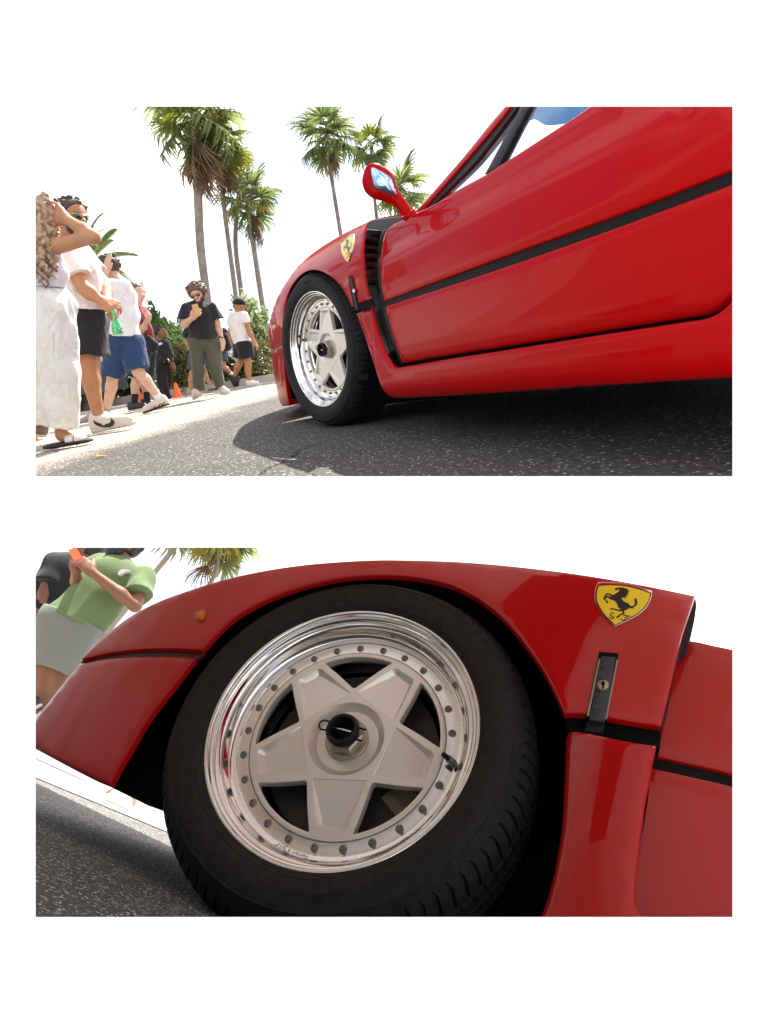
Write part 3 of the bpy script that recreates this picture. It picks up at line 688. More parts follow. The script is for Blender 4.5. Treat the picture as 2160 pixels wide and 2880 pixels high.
# latch slot with lock
panel('latch_slot', CAR1, cA([(795, 662, 1), (828, 645, 1), (890, 912, 1), (1000, 866, 1), (1030, 932, 1), (876, 985, 1), (842, 930, 1)]), S_fender1, M_GAP, car1, t=.008, roll=0, grid=.03, step=5, lift=.001)
lt_ = panel('latch', CAR1, cA([(803, 672, 1), (826, 660, 1), (882, 965, 1), (862, 972, 1)]), S_fender1, M_BLACK, car1, t=.006, roll=.001, grid=.03, step=5, lift=.005)
panel('lock', CAR1, cA([(833, 790), (836, 772), (844, 770), (851, 790), (849, 810), (840, 812)]), S_fender1, M_STEEL, lt_, t=.004, roll=.001, grid=.02, step=2, lift=.009)
make_badge(car1, CAR1, S_fender1, affine([cT([(300, 180)])[0], cT([(1345, 352)])[0], cT([(615, 1050)])[0]], [cA([(728, 332)])[0], cA([(846, 257)])[0], cA([(793, 521)])[0]]), st=2)
# door mirror: rounded housing on an arm, glass facing back
Q = np.array(CAR1.A); back = nz(-ray(1080, 490) * .75 + CAR1.A[2] * .0 + CAR1.A[0] * .35)
mo = CAR1.w(CAR1.hit([(1124.8, 610)], lambda x, y: S_door1(x, y) + .0)[0])
mu = nz(CAR1.A[1] - (CAR1.A[1] @ back) * back); MF = Frame(mo, np.cross(mu, back), mu, back, 1.0)
def pillow(name, fr, P, zf, R, mat_, root, depth=None, fb=.75, grid=.012, step=5, power=.5, zoff=0.0):
    """solid with a rounded section: swells from the outline P to both sides"""
    L = fr.hit(spline(P, step), lambda x, y: zf + 0 * x)[:, :2]
    Pp, T = fill2d([L], grid)
    a = Pp[T[:, 0]]; b = Pp[T[:, 1]]; c = Pp[T[:, 2]]
    cr = (b[:, 0] - a[:, 0]) * (c[:, 1] - a[:, 1]) - (b[:, 1] - a[:, 1]) * (c[:, 0] - a[:, 0]); T = np.where(cr[:, None] < 0, T[:, ::-1], T)
    d = np.minimum(dist_poly(Pp, L), R); h = np.sqrt(np.maximum(0, d * (2 * R - d)))
    n = len(Pp); V = np.concatenate([np.c_[Pp, zf + h * fb], np.c_[Pp, zf - h * (depth or 1.0)]])
    F = [tuple(t) for t in T] + [tuple(x + n for x in t[::-1]) for t in T]
    be = boundary_edges(T); F += [(i, i + n, j + n, j) for i, j in be]
    return mesh_obj(name, fr.w(V), F, mat_, root)
mh = pillow('door_mirror', MF, cC([(28, 335), (34, 305), (48, 275), (66, 259), (100, 262), (145, 290), (164, 315), (178, 358), (195, 388), (232, 440), (262, 484), (258, 492), (225, 506), (210, 505), (182, 460), (160, 440), (120, 425), (72, 410), (44, 386), (32, 360)]), .03, .05, M_RED, car1, depth=1.6, fb=.28)
pillow('mirror_glass', MF, cC([(68, 279), (82, 279), (120, 300), (150, 320), (160, 340), (178, 394), (170, 402), (140, 390), (88, 364), (76, 340)]), .050, .006, mat('mirror_silvering', (.42, .60, .86), .18, metal=1), mh, grid=.02)
pillow('mirror_foot', MF, cC([(197, 490), (246, 458), (264, 482), (215, 508)]), .038, .018, M_RED, mh, grid=.015)
# pillar, seals and glass
S_win = lambda x, y: S_door1(x, y) - .02
panel('windscreen_pillar', CAR1, cC([(254, 472, 1), (460, 235), (650, 6), (676, 6), (480, 245), (292, 462, 1)]), S_win, M_RED, car1, t=.03, roll=.004, grid=.04, step=8, lift=.012)
panel('window_seal', CAR1, cC([(284, 464, 1), (480, 236), (664, 6, 1), (708, 6, 1), (520, 250), (430, 345), (350, 424), (338, 440, 1)]), S_win, M_BLACK, car1, t=.02, roll=.003, grid=.04, step=8, lift=.006)
panel('window_divider', CAR1, cC([(556, 308, 1), (640, 150), (716, 6, 1), (756, 6, 1), (680, 150), (618, 275, 1)]), S_win, M_BLACK, car1, t=.02, roll=.003, grid=.04, step=8, lift=.007)
def glass(name, tint, refl):
    m = bpy.data.materials.new(name); m.use_nodes = True; t = m.node_tree; t.nodes.clear()
    tr = t.nodes.new('ShaderNodeBsdfTransparent'); tr.inputs[0].default_value = (*tint, 1); gl = t.nodes.new('ShaderNodeBsdfGlossy'); gl.inputs['Roughness'].default_value = .02
    fz = t.nodes.new('ShaderNodeLayerWeight'); fz.inputs[0].default_value = .2; mu = t.nodes.new('ShaderNodeMath'); mu.operation = 'MULTIPLY'; mu.inputs[1].default_value = refl
    mxs = t.nodes.new('ShaderNodeMixShader'); o = t.nodes.new('ShaderNodeOutputMaterial'); t.links.new(fz.outputs['Facing'], mu.inputs[0])
    t.links.new(mu.outputs[0], mxs.inputs[0]); t.links.new(tr.outputs[0], mxs.inputs[1]); t.links.new(gl.outputs[0], mxs.inputs[2]); t.links.new(mxs.outputs[0], o.inputs[0]); return m
M_GLASS = glass('window_glass', (.90, .94, .92), .5); M_BAND = glass('tinted_band', (.03, .27, .46), .2)
panel('quarter_window', CAR1, cC([(336, 440, 1), (430, 340), (520, 246), (700, 6, 1), (720, 6, 1), (640, 160), (562, 306, 1), (430, 384)]), S_win, M_GLASS, car1, t=.004, roll=0, grid=.06, step=10)
panel('door_window', CAR1, cC([(612, 276, 1), (680, 150), (752, 6, 1), (1020, 6, 1), (800, 158)]), S_win, M_GLASS, car1, t=.004, roll=0, grid=.06, step=10)
panel('tinted_band', CAR1, cC([(725, 92, 1), (770, 70), (820, 95), (880, 92), (945, 80, 1), (1040, 0, 1), (740, 0, 1), (705, 60, 1)]), lambda x, y: S_win(x, y) - .35, M_BAND, car1, t=.004, roll=0, grid=.1, step=10)
panel('quarter_shade', CAR1, cC([(380, 408, 1), (520, 272), (640, 128, 1), (668, 60, 1), (560, 175), (440, 312), (372, 395, 1)]), lambda x, y: S_win(x, y) - .25, M_GAP, car1, t=.02, roll=0, grid=.1, step=10)
# body behind the flank: hood, far side and floor, one closed shell with an arch cut out
sil = CAR1.hit(cA([(30, 1418), (48, 1140), (112, 895), (222, 695), (400, 488), (620, 328), (850, 203), (1010, 140), (1290, 110)]) + cC([(345, 440), (560, 318), (800, 170), (1000, 40), (1300, -60)]), lambda x, y: .015 + 0 * x)[:, :2]
nose = CAR1.hit(cA([(246, 1860), (120, 1850), (84, 1740), (56, 1510)]), lambda x, y: .015 + 0 * x)[:, :2]
bot = CAR1.hit(cA([(1150, 1770)]) + cD([(1000, 430), (1790, 390)]), S_sill1)[:, :2]
top = [(x + .01, y - .02) for x, y in sil]
arch = arch_cut(.44, .045, .285)
polyb = [(x + .015, y + .02) for x, y in nose] + top + [(top[-1][0], bot[2][1] + .02)] + [(bot[1][0], bot[1][1] + .02), (max(.42, bot[0][0]), bot[0][1] + .02)] + arch
P, T = fill2d([np.array(polyb)], .12)
def zin(x): return np.minimum(-.06, S_fender1(x, 0 * x) - .05)
def taper(P): return np.interp(P[:, 0], [-1.2, -.9, -.5, 0, .6, 3], [.55, .75, .92, 1, 1, 1])
n = len(P); yy = P[:, 1]
# the top comes down a little across the hood
mid = P.copy(); V = np.concatenate([np.c_[P, zin(P[:, 0])], np.c_[P[:, 0] + .0, yy, -.9 + 0 * yy], np.c_[P, -1.85 * taper(P)]])
F = [tuple(t) for t in T] + [tuple(x + 2 * n for x in t[::-1]) for t in T]
for i, j in boundary_edges(T): F += [(i, i + n, j + n, j), (i + n, i + 2 * n, j + 2 * n, j + n)]
two_tone(mesh_obj('body_shell', CAR1.w(V), F, M_RED, car1, smooth=False), CAR1, .24)
liner('wheel_housing', car1, CAR1, .45, .045, .318, -.012, -.30)
V, F = box(CAR1.w((1.2, -.13, -.95)), CAR1.A[0] * 1.0, CAR1.A[1] * .01, CAR1.A[2] * .9); mesh_obj('floor_pan', V, F, M_GAP, car1, smooth=False)
FW = Frame(CAR1.w((0, 0, -1.60)), CAR1.A[0], CAR1.A[1], CAR1.A[2], 1)
V, F = lathe([(.20, 0), (.30, .0), (.314, -.03), (.314, -.2), (.2, -.2)], 40, FW); mesh_obj('far_tyre', V, F, M_RUB, car1, sharp=30)
arch_lip(car1, CAR1, [(-.60, .14), (-.50, .218), (-.334, .282), (-.084, .318), (.1, .325)], -.47, .06, .322, -.004)
make_wheel(car1, WH1, spoke_angle(WH1, cA([(580, 978)])[0]), detail=True)
# ------------------------------------------------------------------ lower car
base2 = G2.w(G2.l(CAMPOS + cam2world(C2 - TYRE_R * W2y) * S2SC) * [1, 1, 0])
car2 = thing('sports_car', base2, 'red sports car seen close up at its big silver star front wheel', 'car', 'red sports cars')
def S_fender2(x, y):
    lip = np.hypot(x, y)
    return .030 - .60 * qs(-.30 - x) - 1.0 * qs(y - .27) - .10 * qs(x - .30)
def S_bump2(x, y): return .020 - .75 * qs(-.34 - x) - .3 * qs(y - .10)
def S_sill2(x, y): return .045 - 3.0 * qs(.455 - x)
def S_door2(x, y): return -.05 - .05 * qs((y - .35) / .3) + 0 * x
PF2 = cP([(232, 545, 1), (252, 515), (300, 462), (380, 396), (480, 326), (600, 266), (740, 215), (900, 165), (1080, 125), (1280, 95), (1480, 78), (1640, 71)]) + cQ([(120, 72), (260, 75), (400, 82), (560, 95), (700, 110), (850, 128), (1000, 150), (1200, 185), (1400, 225), (1468, 240, 1), (1450, 300), (1405, 440), (1385, 520), (1358, 640), (1330, 760), (1305, 858, 1), (1200, 843), (1085, 823), (980, 803), (850, 797, 1), (835, 768), (800, 690), (740, 580), (670, 480), (600, 392), (520, 312), (420, 242), (300, 187), (150, 155), (20, 145)]) + cP([(1560, 148), (1420, 164), (1280, 196), (1150, 240), (1040, 292), (940, 355), (868, 422), (800, 498, 1), (650, 491), (500, 497), (380, 511), (290, 528)])
panel('front_fender', CAR2, PF2, S_fender2, M_RED2, car2, t=.014, roll=.005, grid=.02, step=9)
PB2 = cP([(224, 562, 1), (300, 546), (400, 533), (550, 528), (680, 528), (772, 534, 1), (735, 580), (680, 652), (600, 752), (535, 840)]) + cR([(470, 82), (420, 165), (368, 262, 1), (300, 235), (200, 185), (110, 138), (17, 88), (-90, 30, 1), (-90, -40, 1)]) + cP([(-20, 862), (17, 815), (80, 738), (150, 648)])
panel('front_bumper', CAR2, PB2, S_bump2, M_RED2, car2, t=.014, roll=.005, grid=.02, step=9)
panel('trim_strip', CAR2, cP([(228, 556, 1), (290, 528), (380, 508), (500, 492), (650, 486), (806, 492, 1), (812, 520), (775, 545, 1), (660, 536), (520, 536), (400, 542), (290, 556)]), lambda x, y: S_bump2(x, y), mat('bumper_trim_band', (.035, .010, .009), .4), car2, t=.01, roll=.002, grid=.03, step=9, lift=-.004)
mk = panel('side_marker', CAR2, cP([(766, 352, 1), (764, 335), (778, 318), (802, 310), (820, 314, 1), (814, 340), (800, 356), (780, 362)]), S_fender2, mat('marker_rim', (.30, .09, .02), .3, coat=.6), car2, t=.006, roll=.002, grid=.02, step=4, lift=.004)
panel('amber_lens', CAR2, cP([(776, 346), (776, 330), (790, 318), (806, 318), (806, 338), (794, 352)]), S_fender2, M_AMB, mk, t=.006, roll=.003, grid=.02, step=3, lift=.008)
panel('sill_front_piece', CAR2, cS([(862, 20), (872, 7), (900, 5), (950, 9), (1100, 41), (1286, 72, 1), (1275, 130), (1252, 250), (1228, 380), (1210, 520), (1192, 680), (1183, 780), (1192, 830), (1225, 878), (1290, 915), (1500, 960, 1), (1500, 1060, 1), (690, 1060, 1), (705, 960), (738, 880), (770, 790), (800, 680), (828, 530), (843, 400), (850, 250), (855, 100)]), S_sill2, M_RED2, car2, t=.02, roll=.008, grid=.02, step=9)
panel('door', CAR2, cQ([(1380, 500, 1), (1405, 472), (1432, 451), (1560, 475), (1650, 494), (1860, 540, 1)]) + cS([(1860, 300, 1), (1640, 214), (1450, 168), (1270, 128), (1100, 90, 1)]), S_door2, M_RED2, car2, t=.015, roll=.005, grid=.03, step=9)
panel('door_lower_skin', CAR2, cS([(1180, 160, 1), (1280, 184), (1450, 222), (1640, 268), (1860, 350, 1), (1860, 1060, 1), (1080, 1060, 1), (1080, 500)]), S_door2, M_RED2, car2, t=.015, roll=.005, grid=.03, step=9)
panel('side_stripe', CAR2, cS([(1080, 60, 1), (1450, 150), (1870, 290, 1), (1870, 370, 1), (1450, 240), (1080, 170, 1)]), S_door2, M_STRIPE, car2, t=.01, roll=0, grid=.05, step=12, lift=-.008)
panel('fender_flank', CAR2, cQ([(1466, 242, 1), (1472, 300), (1440, 448), (1400, 480), (1340, 760), (1300, 862, 1), (1325, 750), (1380, 510), (1402, 430)]), lambda x, y: S_fender2(x, y), M_BLACK, car2, t=.05, roll=0, grid=.03, step=8, lift=-.016)
panel('gap_block', CAR2, cQ([(845, 790, 1), (1310, 850, 1)]) + cS([(1300, 90, 1), (1100, 70), (880, 40, 1)]), lambda x, y: S_fender2(x, y), M_GAP, car2, t=.03, roll=0, grid=.03, step=8, lift=-.026)
sl2 = panel('latch_slot', CAR2, cQ([(1014, 508, 1), (1106, 515, 1), (1052, 838, 1), (952, 812, 1)]), S_fender2, M_GAP, car2, t=.006, roll=0, grid=.02, step=5, lift=.0012)
panel('slot_frame', CAR2, cQ([(1012, 540, 1), (1020, 542, 1), (966, 812, 1), (955, 810, 1)]), S_fender2, mat('dull_trim', (.35, .32, .28), .4, metal=.7), sl2, t=.004, roll=0, grid=.02, step=5, lift=.003)
panel('slot_frame', CAR2, cQ([(1096, 545, 1), (1104, 545, 1), (1052, 822, 1), (1043, 824, 1)]), S_fender2, bpy.data.materials['dull_trim'], sl2, t=.004, roll=0, grid=.02, step=5, lift=.003)
l2 = panel('latch', CAR2, cQ([(1024, 526, 1), (1092, 532, 1), (1040, 836, 1), (968, 826, 1)]), S_fender2, mat('latch_plastic', (.03, .034, .042), .3), car2, t=.006, roll=.0015, grid=.02, step=5, lift=.006)
cc = [(1032 + 28 * math.cos(a), 663 + 24 * math.sin(a)) for a in np.linspace(0, 2 * math.pi, 24, endpoint=False)]
lk = panel('lock', CAR2, cQ(cc), S_fender2, mat('lock_metal', (.42, .38, .30), .3, metal=.8), l2, t=.005, roll=.001, grid=.01, step=4, lift=.009)
panel('keyhole', CAR2, cQ([(1032, 645), (1042, 655), (1037, 668), (1036, 682), (1028, 682), (1028, 668), (1023, 656)]), S_fender2, M_GAP, lk, t=.002, roll=0, grid=.01, step=3, lift=.0096)
panel('latch_tongue', CAR2, cQ([(962, 826, 1), (1040, 836, 1), (1030, 890, 1), (945, 880, 1)]), S_fender2, M_BLACK, l2, t=.01, roll=.002, grid=.02, step=6, lift=-.006)
make_badge(car2, CAR2, S_fender2, None, st=2.5)
liner('wheel_housing', car2, CAR2, .43, .04, .335, -.010, -.30, -12)
# hood and nose behind the flank
sil = CAR2.hit(PF2[:20], lambda x, y: .0 + 0 * x)[:, :2]
nose = CAR2.hit(cR([(-90, -40), (-90, 30), (110, 138), (368, 262)]), S_bump2)[:, :2]
arch = arch_cut(.42, .03, .30, -10)
polyb = [(x + .015, y - .012) for x, y in sil] + [(sil[-1][0] + .004, sil[-1][1] - .07), (.50, -.17)] + arch + [(x + .02, y + .012) for x, y in nose[::-1]]
P, T = fill2d([np.array(polyb)], .12)
n = len(P)
def zi2(P): return np.minimum(-.07, S_bump2(P[:, 0], P[:, 1]) - .06)
V = np.concatenate([np.c_[P, zi2(P)], np.c_[P[:, 0], np.maximum(P[:, 1] * .985, -.02), -.9 + 0 * P[:, 0]], np.c_[P[:, 0], np.maximum(P[:, 1], .10), -1.5 * np.interp(P[:, 0], [-1.2, -.8, -.4, 0], [.6, .8, .95, 1])]])
F = [tuple(t) for t in T] + [tuple(x + 2 * n for x in t[::-1]) for t in T]
for i, j in boundary_edges(T): F += [(i, i + n, j + n, j), (i + n, i + 2 * n, j + 2 * n, j + n)]
two_tone(mesh_obj('body_shell', CAR2.w(V), F, M_RED2, car2, smooth=False), CAR2, .29)
V, F = box(CAR2.w((.02, -.015, -.90)), CAR2.A[0] * .50 * S2SC, CAR2.A[1] * .008 * S2SC, (CAR2.A[2] * .55 - CAR2.A[1] * .115) * S2SC); mesh_obj('floor_pan', V, F, M_GAP, car2, smooth=False)
V, F = box(CAR2.w((.72, -.12, -.33)), CAR2.A[0] * .58 * S2SC, CAR2.A[1] * .22 * S2SC, CAR2.A[2] * .01 * S2SC); mesh_obj('inner_sill_wall', V, F, M_GAP, car2, smooth=False)
make_wheel(car2, WH2, spoke_angle(WH2, (560 + 690 / 1.929, 1680 + 1255 / 1.929)) + math.radians(3.5), detail=True)
# ------------------------------------------------------------------ people: smooth bodies from blended limbs
G1 = Frame(np.zeros(3), (1, 0, 0), (0, 1, 0), (0, 0, 1), 1.0)
def on_plane(GF, px, py, Y):
    """sight line of a photo point meets the upright plane Y metres ahead in frame GF"""
    o = GF.l(CAMPOS); d = ray(px, py) @ GF.A.T
    return o + d * ((Y - o[1]) / d[1])
def cap(a, b, ra, rb, axis=None, fl=1.0, cut=None, k=None):
    return dict(a=np.asarray(a, float), b=np.asarray(b, float), ra=ra, rb=rb, axis=None if axis is None else nz(axis), fl=fl, cut=cut, k=k)
def sdf_mesh(prims, vox, k=.03, cuts=(), wr=None, subtract=()):
    lo = np.min([np.minimum(p['a'], p['b']) - max(p['ra'], p['rb']) for p in prims], 0) - 3 * vox - .02
    hi = np.max([np.maximum(p['a'], p['b']) + max(p['ra'], p['rb']) for p in prims], 0) + 3 * vox + .02
    n = np.ceil((hi - lo) / vox).astype(int) + 1
    D = np.full(n, .25, np.float32)
    X = [lo[i] + vox * np.arange(n[i]) for i in range(3)]
    for p in prims:
        r = max(p['ra'], p['rb']); mg = r + k + 2 * vox
        i0 = np.maximum(0, np.floor((np.minimum(p['a'], p['b']) - mg - lo) / vox).astype(int)); i1 = np.minimum(n, np.ceil((np.maximum(p['a'], p['b']) + mg - lo) / vox).astype(int) + 1)
        sl = tuple(slice(i0[i], i1[i]) for i in range(3))
        if any(i1 <= i0): continue
        g = np.stack(np.meshgrid(*[X[i][i0[i]:i1[i]] for i in range(3)], indexing='ij'), -1) - p['a']
        ba = p['b'] - p['a']
        g0 = g
        if p['axis'] is not None:
            s_ = (1 / p['fl'] - 1); g = g + (g @ p['axis'])[..., None] * p['axis'] * s_; ba = ba + (ba @ p['axis']) * p['axis'] * s_
        h = np.clip((g @ ba) / (ba @ ba + 1e-9), 0, 1)
        d = np.linalg.norm(g - h[..., None] * ba, axis=-1) - (p['ra'] + (p['rb'] - p['ra']) * h)
        if p['axis'] is not None and p['fl'] < 1: d = d * np.where(d > 0, 1, max(p['fl'], .35))
        if p['cut'] is not None:
            c0, cn = p['cut']; d = np.maximum(d, (g0 + p['a'] - c0) @ nz(cn))
        o = D[sl]; kk = p['k'] or k; hh = np.maximum(kk - np.abs(o - d), 0) / kk
        D[sl] = np.minimum(o, d) - hh * hh * kk * .25
    if cuts or wr or subtract:
        g = np.stack(np.meshgrid(*X, indexing='ij'), -1)
        if wr:
            amp, fr, seed = wr; r_ = np.random.default_rng(seed); w = 0
            for q in range(7):
                v = r_.normal(size=3) * fr * (1 + .35 * q) * np.array([1, 1, .55]); w = w + np.sin(g @ v + r_.uniform(0, 6.28) + 1.3 * np.sin(g @ (r_.normal(size=3) * fr * .5))) / (1 + .35 * q)
            D = D + (amp * w / 2).astype(np.float32)
        for c0, cn in cuts: D = np.maximum(D, ((g - c0) @ nz(cn)).astype(np.float32))
        for c0, r_ in subtract: D = np.maximum(D, (r_ - np.linalg.norm(g - c0, axis=-1)).astype(np.float32))
    gr = openvdb.FloatGrid(.25); gr.copyFromArray(D.astype(np.float32))
    p, q = gr.convertToQuads(0.0)
    return lo + p * vox, np.array(q)[:, ::-1]
def cloth(name, c1, c2=None, rough=.85, sc=30):
    m = mat(name, c1, rough, spec=.2, noise=(sc, 4, .38, .62), col2=c2 or tuple(x * .93 for x in c1), bump=(420, .25, .0015))
    t = m.node_tree; b = t.nodes['Principled BSDF']; old = b.inputs['Normal'].links[0].from_node
    tcn = t.nodes.new('ShaderNodeTexCoord'); mp = t.nodes.new('ShaderNodeMapping'); mp.inputs['Scale'].default_value = (1, 1, .42); mp.inputs['Rotation'].default_value = (.3, .35, .2); t.links.new(tcn.outputs['Object'], mp.inputs['Vector'])
    n = t.nodes.new('ShaderNodeTexNoise'); n.inputs['Scale'].default_value = 13; n.inputs['Detail'].default_value = 3; n.inputs['Distortion'].default_value = 1.6; t.links.new(mp.outputs[0], n.inputs['Vector'])
    bp_ = t.nodes.new('ShaderNodeBump'); bp_.inputs['Strength'].default_value = .75; bp_.inputs['Distance'].default_value = .035; t.links.new(n.outputs['Fac'], bp_.inputs['Height']); t.links.new(bp_.outputs[0], old.inputs['Normal'])
    b.inputs['Sheen Weight'].default_value = .15
    return m
def skin(name, c): 
    m = mat(name, c, .5, spec=.4, noise=(22, 3, .35, .65), col2=(c[0] * .88, c[1] * .82, c[2] * .8))
    b = m.node_tree.nodes['Principled BSDF']; b.inputs['Subsurface Weight'].default_value = .12; b.inputs['Subsurface Radius'].default_value = (.02, .008, .004); b.inputs['Subsurface Scale'].default_value = .5
    return m
def lerp(a, b, t): return np.asarray(a) + (np.asarray(b) - np.asarray(a)) * t
def hand(pr, wr, d, nrm, curl=.8, side=1, rf=1.0, open_=0.0):
    d = nz(d); nrm = nz(np.asarray(nrm, float) - (np.asarray(nrm) @ d) * d); s = np.cross(d, nrm) * side
    pr.append(cap(wr, wr + d * .030, .027, .030, nrm, .7)); pr.append(cap(wr + d * .03 - s * .012, wr + d * .082 - s * .016, .028, .024, nrm, .5)); pr.append(cap(wr + d * .03 + s * .012, wr + d * .078 + s * .018, .028, .022, nrm, .5))
    for i, (L1, L2) in enumerate([(.040, .036), (.045, .040), (.042, .038), (.032, .028)]):
        o = -.031 + .0205 * i; b = wr + d * (.088 - .004 * abs(i - 1.3)) + s * o
        a1 = curl * .55; a2 = curl * 1.5; sp = s * o * open_ * 8
        d1 = nz(d * math.cos(a1) + nrm * math.sin(a1) + sp); d2 = nz(d * math.cos(a2) + nrm * math.sin(a2) + sp)
        pr.append(cap(b, b + d1 * L1, .0095 * rf, .0085 * rf, k=.006)); pr.append(cap(b + d1 * L1, b + d1 * L1 + d2 * L2, .0085 * rf, .0072 * rf, k=.006))
    tb = wr + d * .028 - s * .030; t1 = nz(d * .7 - s * .75 + nrm * .35 * curl); t2 = nz(d * .95 - s * .25 + nrm * .5 * curl)
    pr.append(cap(wr + d * .015 - s * .012, tb, .016 * rf, .014 * rf)); pr.append(cap(tb, tb + t1 * .036, .0125 * rf, .0105 * rf)); pr.append(cap(tb + t1 * .036, tb + t1 * .036 + t2 * .030, .0105 * rf, .0085 * rf, k=.008))

class Person:
    def __init__(s, GF, cf, foot, label, J, face, vox=.008, group=None, Y=None, ht=1.0):
        s.GF = GF; s.cf = cf; s.vox = vox; s.h = ht
        f = cf([foot])[0]
        if Y is None:
            gp = (ground1 if GF is G1 else ground2)(np.array(f[0]), np.array(f[1])); Y = GF.l(gp)[1]
        s.Y = Y
        fl = s.P(foot[0], foot[1]); fl = np.array([fl[0], fl[1], 0.0])
        s.root = thing('person', GF.w(fl), label, 'person', group)
        s.J = {k: s.P(*v) for k, v in J.items()}
        s.f = nz(np.array(face, float))
    def P(s, x, y, dy=0.0):
        q = s.cf([(x, y)])[0]; return on_plane(s.GF, q[0], q[1], s.Y + dy)
    def mesh(s, name, prims, mat_, parent=None, k=.025, vox=None, **kw):
        V, F = sdf_mesh(prims, vox or s.vox, k, **kw)
        return mesh_obj(name, s.GF.w(V), F, mat_, parent or s.root)
    def head_axes(s):
        J = s.J; u = nz(J['head'] - J['neck']) if 'up' not in J else nz(J['up'] - J['head'])
        f = nz(s.f - (s.f @ u) * u * .6); u = nz(u - (u @ f) * f); return f, u, np.cross(f, u)
    def body(s, mat_, hands=(), bulk=1.0, neck_r=.052, legs=True, finger=1.0, chest=True):
        J = s.J; h = s.h; pr = []
        f, u, sd = s.head_axes(); H = J['head']
        c = lambda *a, **k: pr.append(cap(*a, **k))
        c(H - f * .014 * h + u * .018 * h, H + f * .012 * h + u * .022 * h, .086 * h, .083 * h)
        c(H + f * .028 * h - u * .02 * h, H + f * .046 * h - u * .078 * h, .062 * h, .040 * h)
        c(H + f * .090 * h + u * .004 * h, H + f * .112 * h - u * .026 * h, .010 * h, .015 * h)
        for q in (-1, 1):
            c(H + f * .076 * h + u * .020 * h + sd * q * .012 * h, H + f * .066 * h + u * .022 * h + sd * q * .045 * h, .015 * h, .012 * h)
            c(H + sd * q * .084 * h + u * .012 * h, H + sd * q * .082 * h - u * .022 * h, .015 * h, .011 * h)
            c(H + f * .072 * h - u * .028 * h + sd * q * .034 * h, H + f * .064 * h - u * .036 * h + sd * q * .04 * h, .022 * h, .02 * h)
        c(H + f * .088 * h - u * .056 * h - sd * .016 * h, H + f * .088 * h - u * .056 * h + sd * .016 * h, .0085 * h, .0085 * h)
        c(H + f * .086 * h - u * .068 * h - sd * .012 * h, H + f * .086 * h - u * .068 * h + sd * .012 * h, .0095 * h, .0095 * h)
        c(J['neck'], H - u * .05 * h - f * .012 * h, neck_r * h * 1.08, neck_r * h)
        s.torso(pr, 0.0, bulk)
        for q in 'LR':
            if 'sh' + q in J and 'el' + q in J:
                a, b = J['sh' + q], J['el' + q]; c(a, b, .050 * h * bulk, .038 * h * bulk); 
                if 'wr' + q in J:
                    w = J['wr' + q]; m_ = lerp(b, w, .35); c(b, m_, .038 * h * bulk, .040 * h * bulk); c(m_, w, .040 * h * bulk, .026 * h * bulk)
            if legs and 'hip' + q in J and 'kn' + q in J:
                a, b = J['hip' + q], J['kn' + q]; c(a, b, .088 * h * bulk, .056 * h * bulk)
                if 'an' + q in J:
                    w = J['an' + q]; m_ = lerp(b, w, .32); bk = -s.f * [1, 1, 0] * .012; c(b, m_ + bk, .054 * h * bulk, .054 * h * bulk); c(m_ + bk, w, .054 * h * bulk, .034 * h * bulk)
                    if 'toe' + q in J: c(w - [0, 0, .03], lerp(w, J['toe' + q], .7), .034 * h, .026 * h)
        for (q, d, n_, cu, si, op) in hands: hand(pr, J['wr' + q], s.dirv(d), s.dirv(n_), cu, si, finger, op)
        return s.mesh('body', pr, mat_, k=.022)
    def dirv(s, d): return np.asarray(d, float)
    def torso(s, pr, ex, bulk):
        J = s.J; h = s.h
        L, R, hp = J['shL'], J['shR'], J['hip']; ch = (L + R) / 2; mid = lerp(ch, hp, .5); ax = np.cross(R - L, hp - ch); ax = nz(ax)
        up_ = nz(ch - hp); tp = lerp(ch, J['neck'], .35)
        for q_ in (L, R): pr.append(cap(tp - up_ * .02, lerp(q_, ch, .14) - up_ * .028, .058 * h * bulk + ex, .052 * h * bulk + ex))
        pr.append(cap(lerp(lerp(L, R, .25), hp, .2), lerp(lerp(L, R, .75), hp, .2), .105 * h * bulk + ex, .105 * h * bulk + ex, ax, .95))
        pr.append(cap(lerp(lerp(L, R, .32), hp, .5), lerp(lerp(L, R, .68), hp, .5), .105 * h * bulk + ex, .105 * h * bulk + ex, ax, 1.0))
        pr.append(cap(lerp(lerp(L, R, .34), hp, .72), lerp(lerp(L, R, .66), hp, .72), .105 * h * bulk + ex, .105 * h * bulk + ex))
        if 'hipL' in J and 'hipR' in J: pr.append(cap(lerp(J['hipL'], J['hipR'], .1), lerp(J['hipL'], J['hipR'], .9), .105 * h * bulk + ex, .105 * h * bulk + ex))
        pr.append(cap(lerp(ch, J['neck'], .5), J['neck'], .07 * h + ex * .5, .055 * h + ex * .5))
    def hemcut(s, p, q, down=True):
        a, b = s.P(*p), s.P(*q); n = nz(np.cross(b - a, np.array([0, 1.0, 0]))); 
        if (n[2] > 0) == down: n = -n
        return (a, n)
